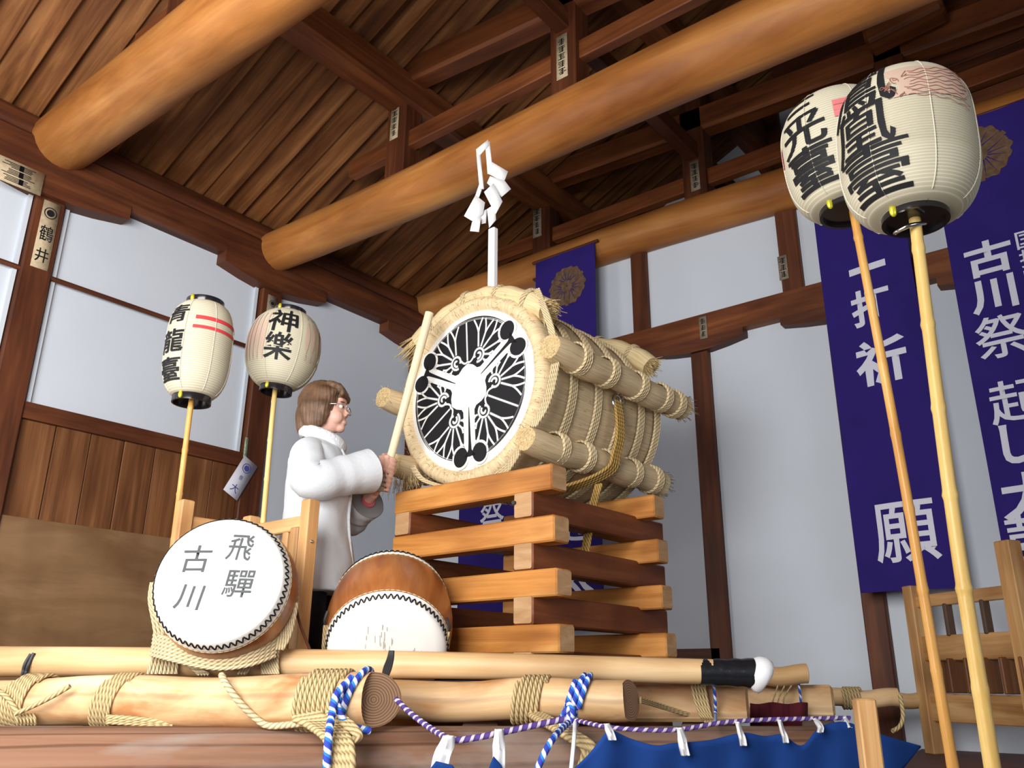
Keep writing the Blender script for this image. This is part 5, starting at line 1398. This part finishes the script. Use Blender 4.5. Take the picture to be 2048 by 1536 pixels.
# legs
for sg in (-1, 1):
    mb.tube([H(0.0, sg*0.085, 0.82), H(0.01, sg*0.090, 0.62), H(0.012, sg*0.092, 0.44), H(0.0, sg*0.094, 0.30), H(-0.012, sg*0.096, 0.08)], [0.085, 0.072, 0.054, 0.054, 0.036], 16)
    mb.ell(H(0.045, sg*0.098, 0.040), (0.105, 0.038, 0.034), RH, 14, 8)
# arms
mb.tube([H(-0.01, -0.145, 1.195), (H(-0.01, -0.165, 1.205)+elR)/2, elR, (elR*0.6+wrR*0.4), wrR], [0.040, 0.044, 0.038, 0.036, 0.026], 14)
mb.tube([H(-0.01, 0.145, 1.195), (H(-0.01, 0.165, 1.205)+elL)/2, elL, (elL*0.6+wrL*0.4), wrL], [0.040, 0.044, 0.038, 0.036, 0.026], 14)
def hand(mb, h, wrist, flip):
    wd = (wrist-h); wd = (wd-sdir*wd.dot(sdir)).normalized(); sd = sdir.cross(wd)*flip
    # palm lies against the side of the stick, fingers wrap round it
    pc = h+wd*0.030+sd*0.010
    Rm = Matrix((sdir, wd, sdir.cross(wd))).transposed()
    mb.ell(pc, (0.040, 0.034, 0.017), Rm, 14, 10); mb.ell(pc+wd*0.022, (0.032, 0.028, 0.018), Rm, 12, 8)
    mb.tube([pc+wd*0.02, wrist], [0.024, 0.025], 12)
    rr = 0.0185+0.0085
    for k, (off, a_end, fr) in enumerate(((0.030, 215, 0.0085), (0.010, 238, 0.0090), (-0.010, 228, 0.0086), (-0.029, 200, 0.0075))):
        pts = [h+sdir*(off+0.003)+wd*0.034+sd*0.026]
        for q in range(9):
            a = radians(15+(a_end-15)*q/8); e = 1.0+0.06*sin(3*a)
            pts.append(h+sdir*(off-0.004*q/8)+(wd*cos(a)+sd*sin(a))*rr*e)
        mb.tube(pts, [fr*1.05]*3+[fr]*4+[fr*0.93, fr*0.86, fr*0.72], 8)
    th = [pc+sdir*0.026-sd*0.012, h+sdir*0.040+wd*0.020-sd*0.024, h+sdir*0.050-wd*0.006-sd*0.027, h+sdir*0.052-wd*0.026-sd*0.014]
    mb.tube(smooth_path(th, 3), [0.012]*4+[0.0105]*3+[0.0098]*2+[0.008], 8)
hand(mb, hR, wrR, 1); hand(mb, hL, wrL, -1)
baked(mb, 'body', 'skin', woman, 0.0042, 2)
# eyes, lips, glasses
for sg in (-1, 1):
    mb = MB(); mb.ell(H(0.082, sg*0.031, 1.452), (0.0125, 0.0135, 0.0085), RH, 14, 10); e_ = mb.build('eye', 'eyew', woman, ang=60)
    mb = MB(); mb.ell(H(0.0915, sg*0.032, 1.452), (0.0045, 0.0062, 0.0062), RH, 12, 8); mb.build('iris', 'iris', e_, ang=60)
    mb = MB(); mb.tube([H(0.096-0.012*abs(t), sg*(0.030+0.018*t), 1.474-0.004*t*t) for t in (-1, -.5, 0, .5, 1)], 0.0026, 6); mb.build('eyebrow', 'hair', woman, ang=60)
mb = MB(); mb.tube([H(0.098-0.4*y*y*18, y, 1.3915) for y in (-0.021, -0.012, 0, 0.012, 0.021)], [0.002, 0.0048, 0.0058, 0.0048, 0.002], 8)
mb.tube([H(0.098-0.4*y*y*18, y, 1.3825) for y in (-0.019, -0.011, 0, 0.011, 0.019)], [0.002, 0.0052, 0.0066, 0.0052, 0.002], 8); mb.build('lips', 'lip', woman, ang=60)
gl = MB()
for sg in (-1, 1):
    gl.tube([H(0.112-0.010*abs(sin(t)*0.2), sg*0.033+0.024*cos(t), 1.448+0.016*sin(t)) for t in [2*pi*k/28 for k in range(28)]], 0.0016, 6, closed=True)
    gl.tube(smooth_path([H(0.110, sg*0.057, 1.452), H(0.085, sg*0.076, 1.452), H(0.0, sg*0.083, 1.450), H(-0.012, sg*0.082, 1.438)], 4), 0.0015, 6)
gl.tube([H(0.112, -0.010, 1.452), H(0.116, 0, 1.456), H(0.112, 0.010, 1.452)], 0.0016, 6)
gl.build('glasses', 'steel', woman, ang=60)
# hair
mb = MB()
mb.ell(H(-0.012, 0, 1.480), (0.104, 0.089, 0.102), RH, 26, 18)
for sg in (-1, 1):
    mb.ell(H(-0.022, sg*0.070, 1.428), (0.064, 0.026, 0.090), RH, 18, 12); mb.ell(H(0.018, sg*0.067, 1.482), (0.046, 0.024, 0.056), RH, 16, 10)
    mb.tube(smooth_path([H(0.056, sg*0.058, 1.52), H(0.030, sg*0.076, 1.462), H(0.012, sg*0.080, 1.405), H(0.010, sg*0.076, 1.368)], 4), [0.020]*7+[0.017]*3+[0.013]*2+[0.006], 10)
mb.ell(H(-0.070, 0, 1.410), (0.048, 0.074, 0.098), RH, 20, 14)
for k in range(7):
    y = -0.060+0.020*k; mb.tube(smooth_path([H(0.020, y*0.7, 1.560), H(0.066, y*0.95, 1.543), H(0.090, y*1.05, 1.520), H(0.090, y*1.1-0.004, 1.494)], 4), [0.015]*6+[0.014]*4+[0.011]*2+[0.004], 8)
def hair_disp(p, n_):
    q = p-H(-0.01, 0, 1.50); a = atan2(q.dot(fL), q.dot(fF)); return n_*(0.0015*sin(a*40+3*noise.noise(p*14))+0.004*noise.noise(p*22))
baked(mb, 'hair', 'hair', woman, 0.005, 3, hair_disp)
# coat: lofted body and wide sleeves
mb = MB(); rows = []
for (z, cx, rx, ry) in ((1.315, -0.008, 0.060, 0.066), (1.285, -0.010, 0.085, 0.115), (1.250, -0.006, 0.108, 0.170), (1.20, 0.000, 0.124, 0.196), (1.10, 0.008, 0.136, 0.205), (1.00, 0.010, 0.134, 0.198), (0.90, 0.012, 0.142, 0.204), (0.80, 0.018, 0.157, 0.218), (0.72, 0.022, 0.168, 0.230), (0.645, 0.024, 0.174, 0.236)):
    rows.append([H(cx+rx*cos(a)*(1+0.02*sin(5*a)*(1.3-z)), ry*sin(a)*(1+0.03*sin(7*a)*(1.3-z)), z) for a in [2*pi*k/40 for k in range(40)]])
mb.quadgrid(rows, None, closev=True); mb.add(rows[0], [list(range(40))], [[(0, 0)]*40]); mb.add(rows[-1], [list(range(40))[::-1]], [[(0, 0)]*40])
cuR = wrR+(elR-wrR).normalized()*0.020; cuL = wrL+(elL-wrL).normalized()*0.050-Z*0.012
def coat_disp(p, n_): return n_*(0.007*noise.noise(p*7)+0.003*noise.noise(p*17))
coat = baked(mb, 'coat', 'coat', woman, 0.008, 5, coat_disp)
def sleeve(path, rads, c_, el_, cuff):
    mb = MB(); P = smooth_path(path, 7); n = len(P); R_ = []
    for k in range(n):
        q = k/(n-1)*(len(rads)-1); a = int(min(q, len(rads)-2)); R_.append((rads[a]+(rads[a+1]-rads[a])*(q-a))*(1+0.035*sin(k*1.55)*(0.25 < k/n < 0.85)))
    ax = (P[-1]-P[-2]).normalized()
    mb.tube(P, R_, 30, caps=False, jitter=0.05, squash=1.0, upv=Z)
    Q = [P[-1], P[-1]+ax*0.003, P[-1]+ax*0.001, P[-1]-ax*0.05, P[-1]-ax*0.09]; QR = [R_[-1], R_[-1]*0.985, R_[-1]*0.95, R_[-1]*0.88, 0.004]
    mb.tube(Q, QR, 30, mi=1, caps=False, upv=Z)
    o = mb.build('sleeve', ['coat', 'lining'], coat, ang=60)
    mb = MB(); mb.tube([P[-1]-ax*0.05, P[-1]+ax*0.012], [0.037, 0.034], 16); mb.build('inner_cuff', cuff, woman, ang=60)
sleeve([H(-0.015, -0.105, 1.235), H(-0.012, -0.165, 1.190), elR+Z*0.010, elR.lerp(cuR, 0.5)-Z*0.002, cuR-Z*0.006], (0.062, 0.072, 0.078, 0.082, 0.094), cuR, elR, 'trouser')
sleeve([H(-0.015, 0.105, 1.235), H(0.0, 0.175, 1.17), elL, elL.lerp(cuL, 0.5), cuL], (0.062, 0.070, 0.074, 0.078, 0.084), cuL, elL, 'pinkcuff')
mb = MB(); pts = []
for k in range(30):
    a = 2*pi*k/30; pts.append(H(0.006+0.080*cos(a), 0.084*sin(a), 1.310-0.034*cos(a)))
mb.tube(pts, [0.025+0.003*cos(2*pi*k/30) for k in range(30)], 14, closed=True, jitter=0.08, squash=1.35); mb.build('collar', 'fleece', woman, ang=None)
mb = MB(); mb.tube(smooth_path([H(0.092, -0.03, 1.27), H(0.125, -0.028, 1.20), H(0.150, -0.02, 1.08), H(0.150, -0.018, 0.95), H(0.172, -0.018, 0.80), H(0.196, -0.018, 0.685)], 5), 0.007, 8); mb.build('coat_placket', 'fleece', woman, ang=60)
# trousers and shoes
mb = MB()
for sg in (-1, 1): mb.tube([H(0.0, sg*0.088, 0.80), H(0.01, sg*0.092, 0.60), H(0.010, sg*0.094, 0.40), H(-0.004, sg*0.096, 0.10), H(-0.004, sg*0.096, 0.065)], [0.098, 0.088, 0.076, 0.070, 0.072], 18)
baked(mb, 'trousers', 'trouser', woman, 0.009, 3)
for sg in (-1, 1):
    mb = MB(); mb.ell(H(0.045, sg*0.098, 0.040), (0.122, 0.046, 0.040), RH, 18, 12); mb.ell(H(-0.035, sg*0.098, 0.052), (0.046, 0.042, 0.048), RH, 14, 10); baked(mb, 'shoe', 'shoe', woman, 0.006, 2)
# the beater in her hands
mb = MB(); n = 14
mb.tube([s0.lerp(s1, k/n) for k in range(n+1)], [0.0170+0.0035*(k/n) for k in range(n+1)], 18, endmi=0)
beater = mb.build('drum_beater', 'beater', ang=50)
tag(beater, 'long pale wooden beater held in the woman\'s hands against the drum', 'drumstick')
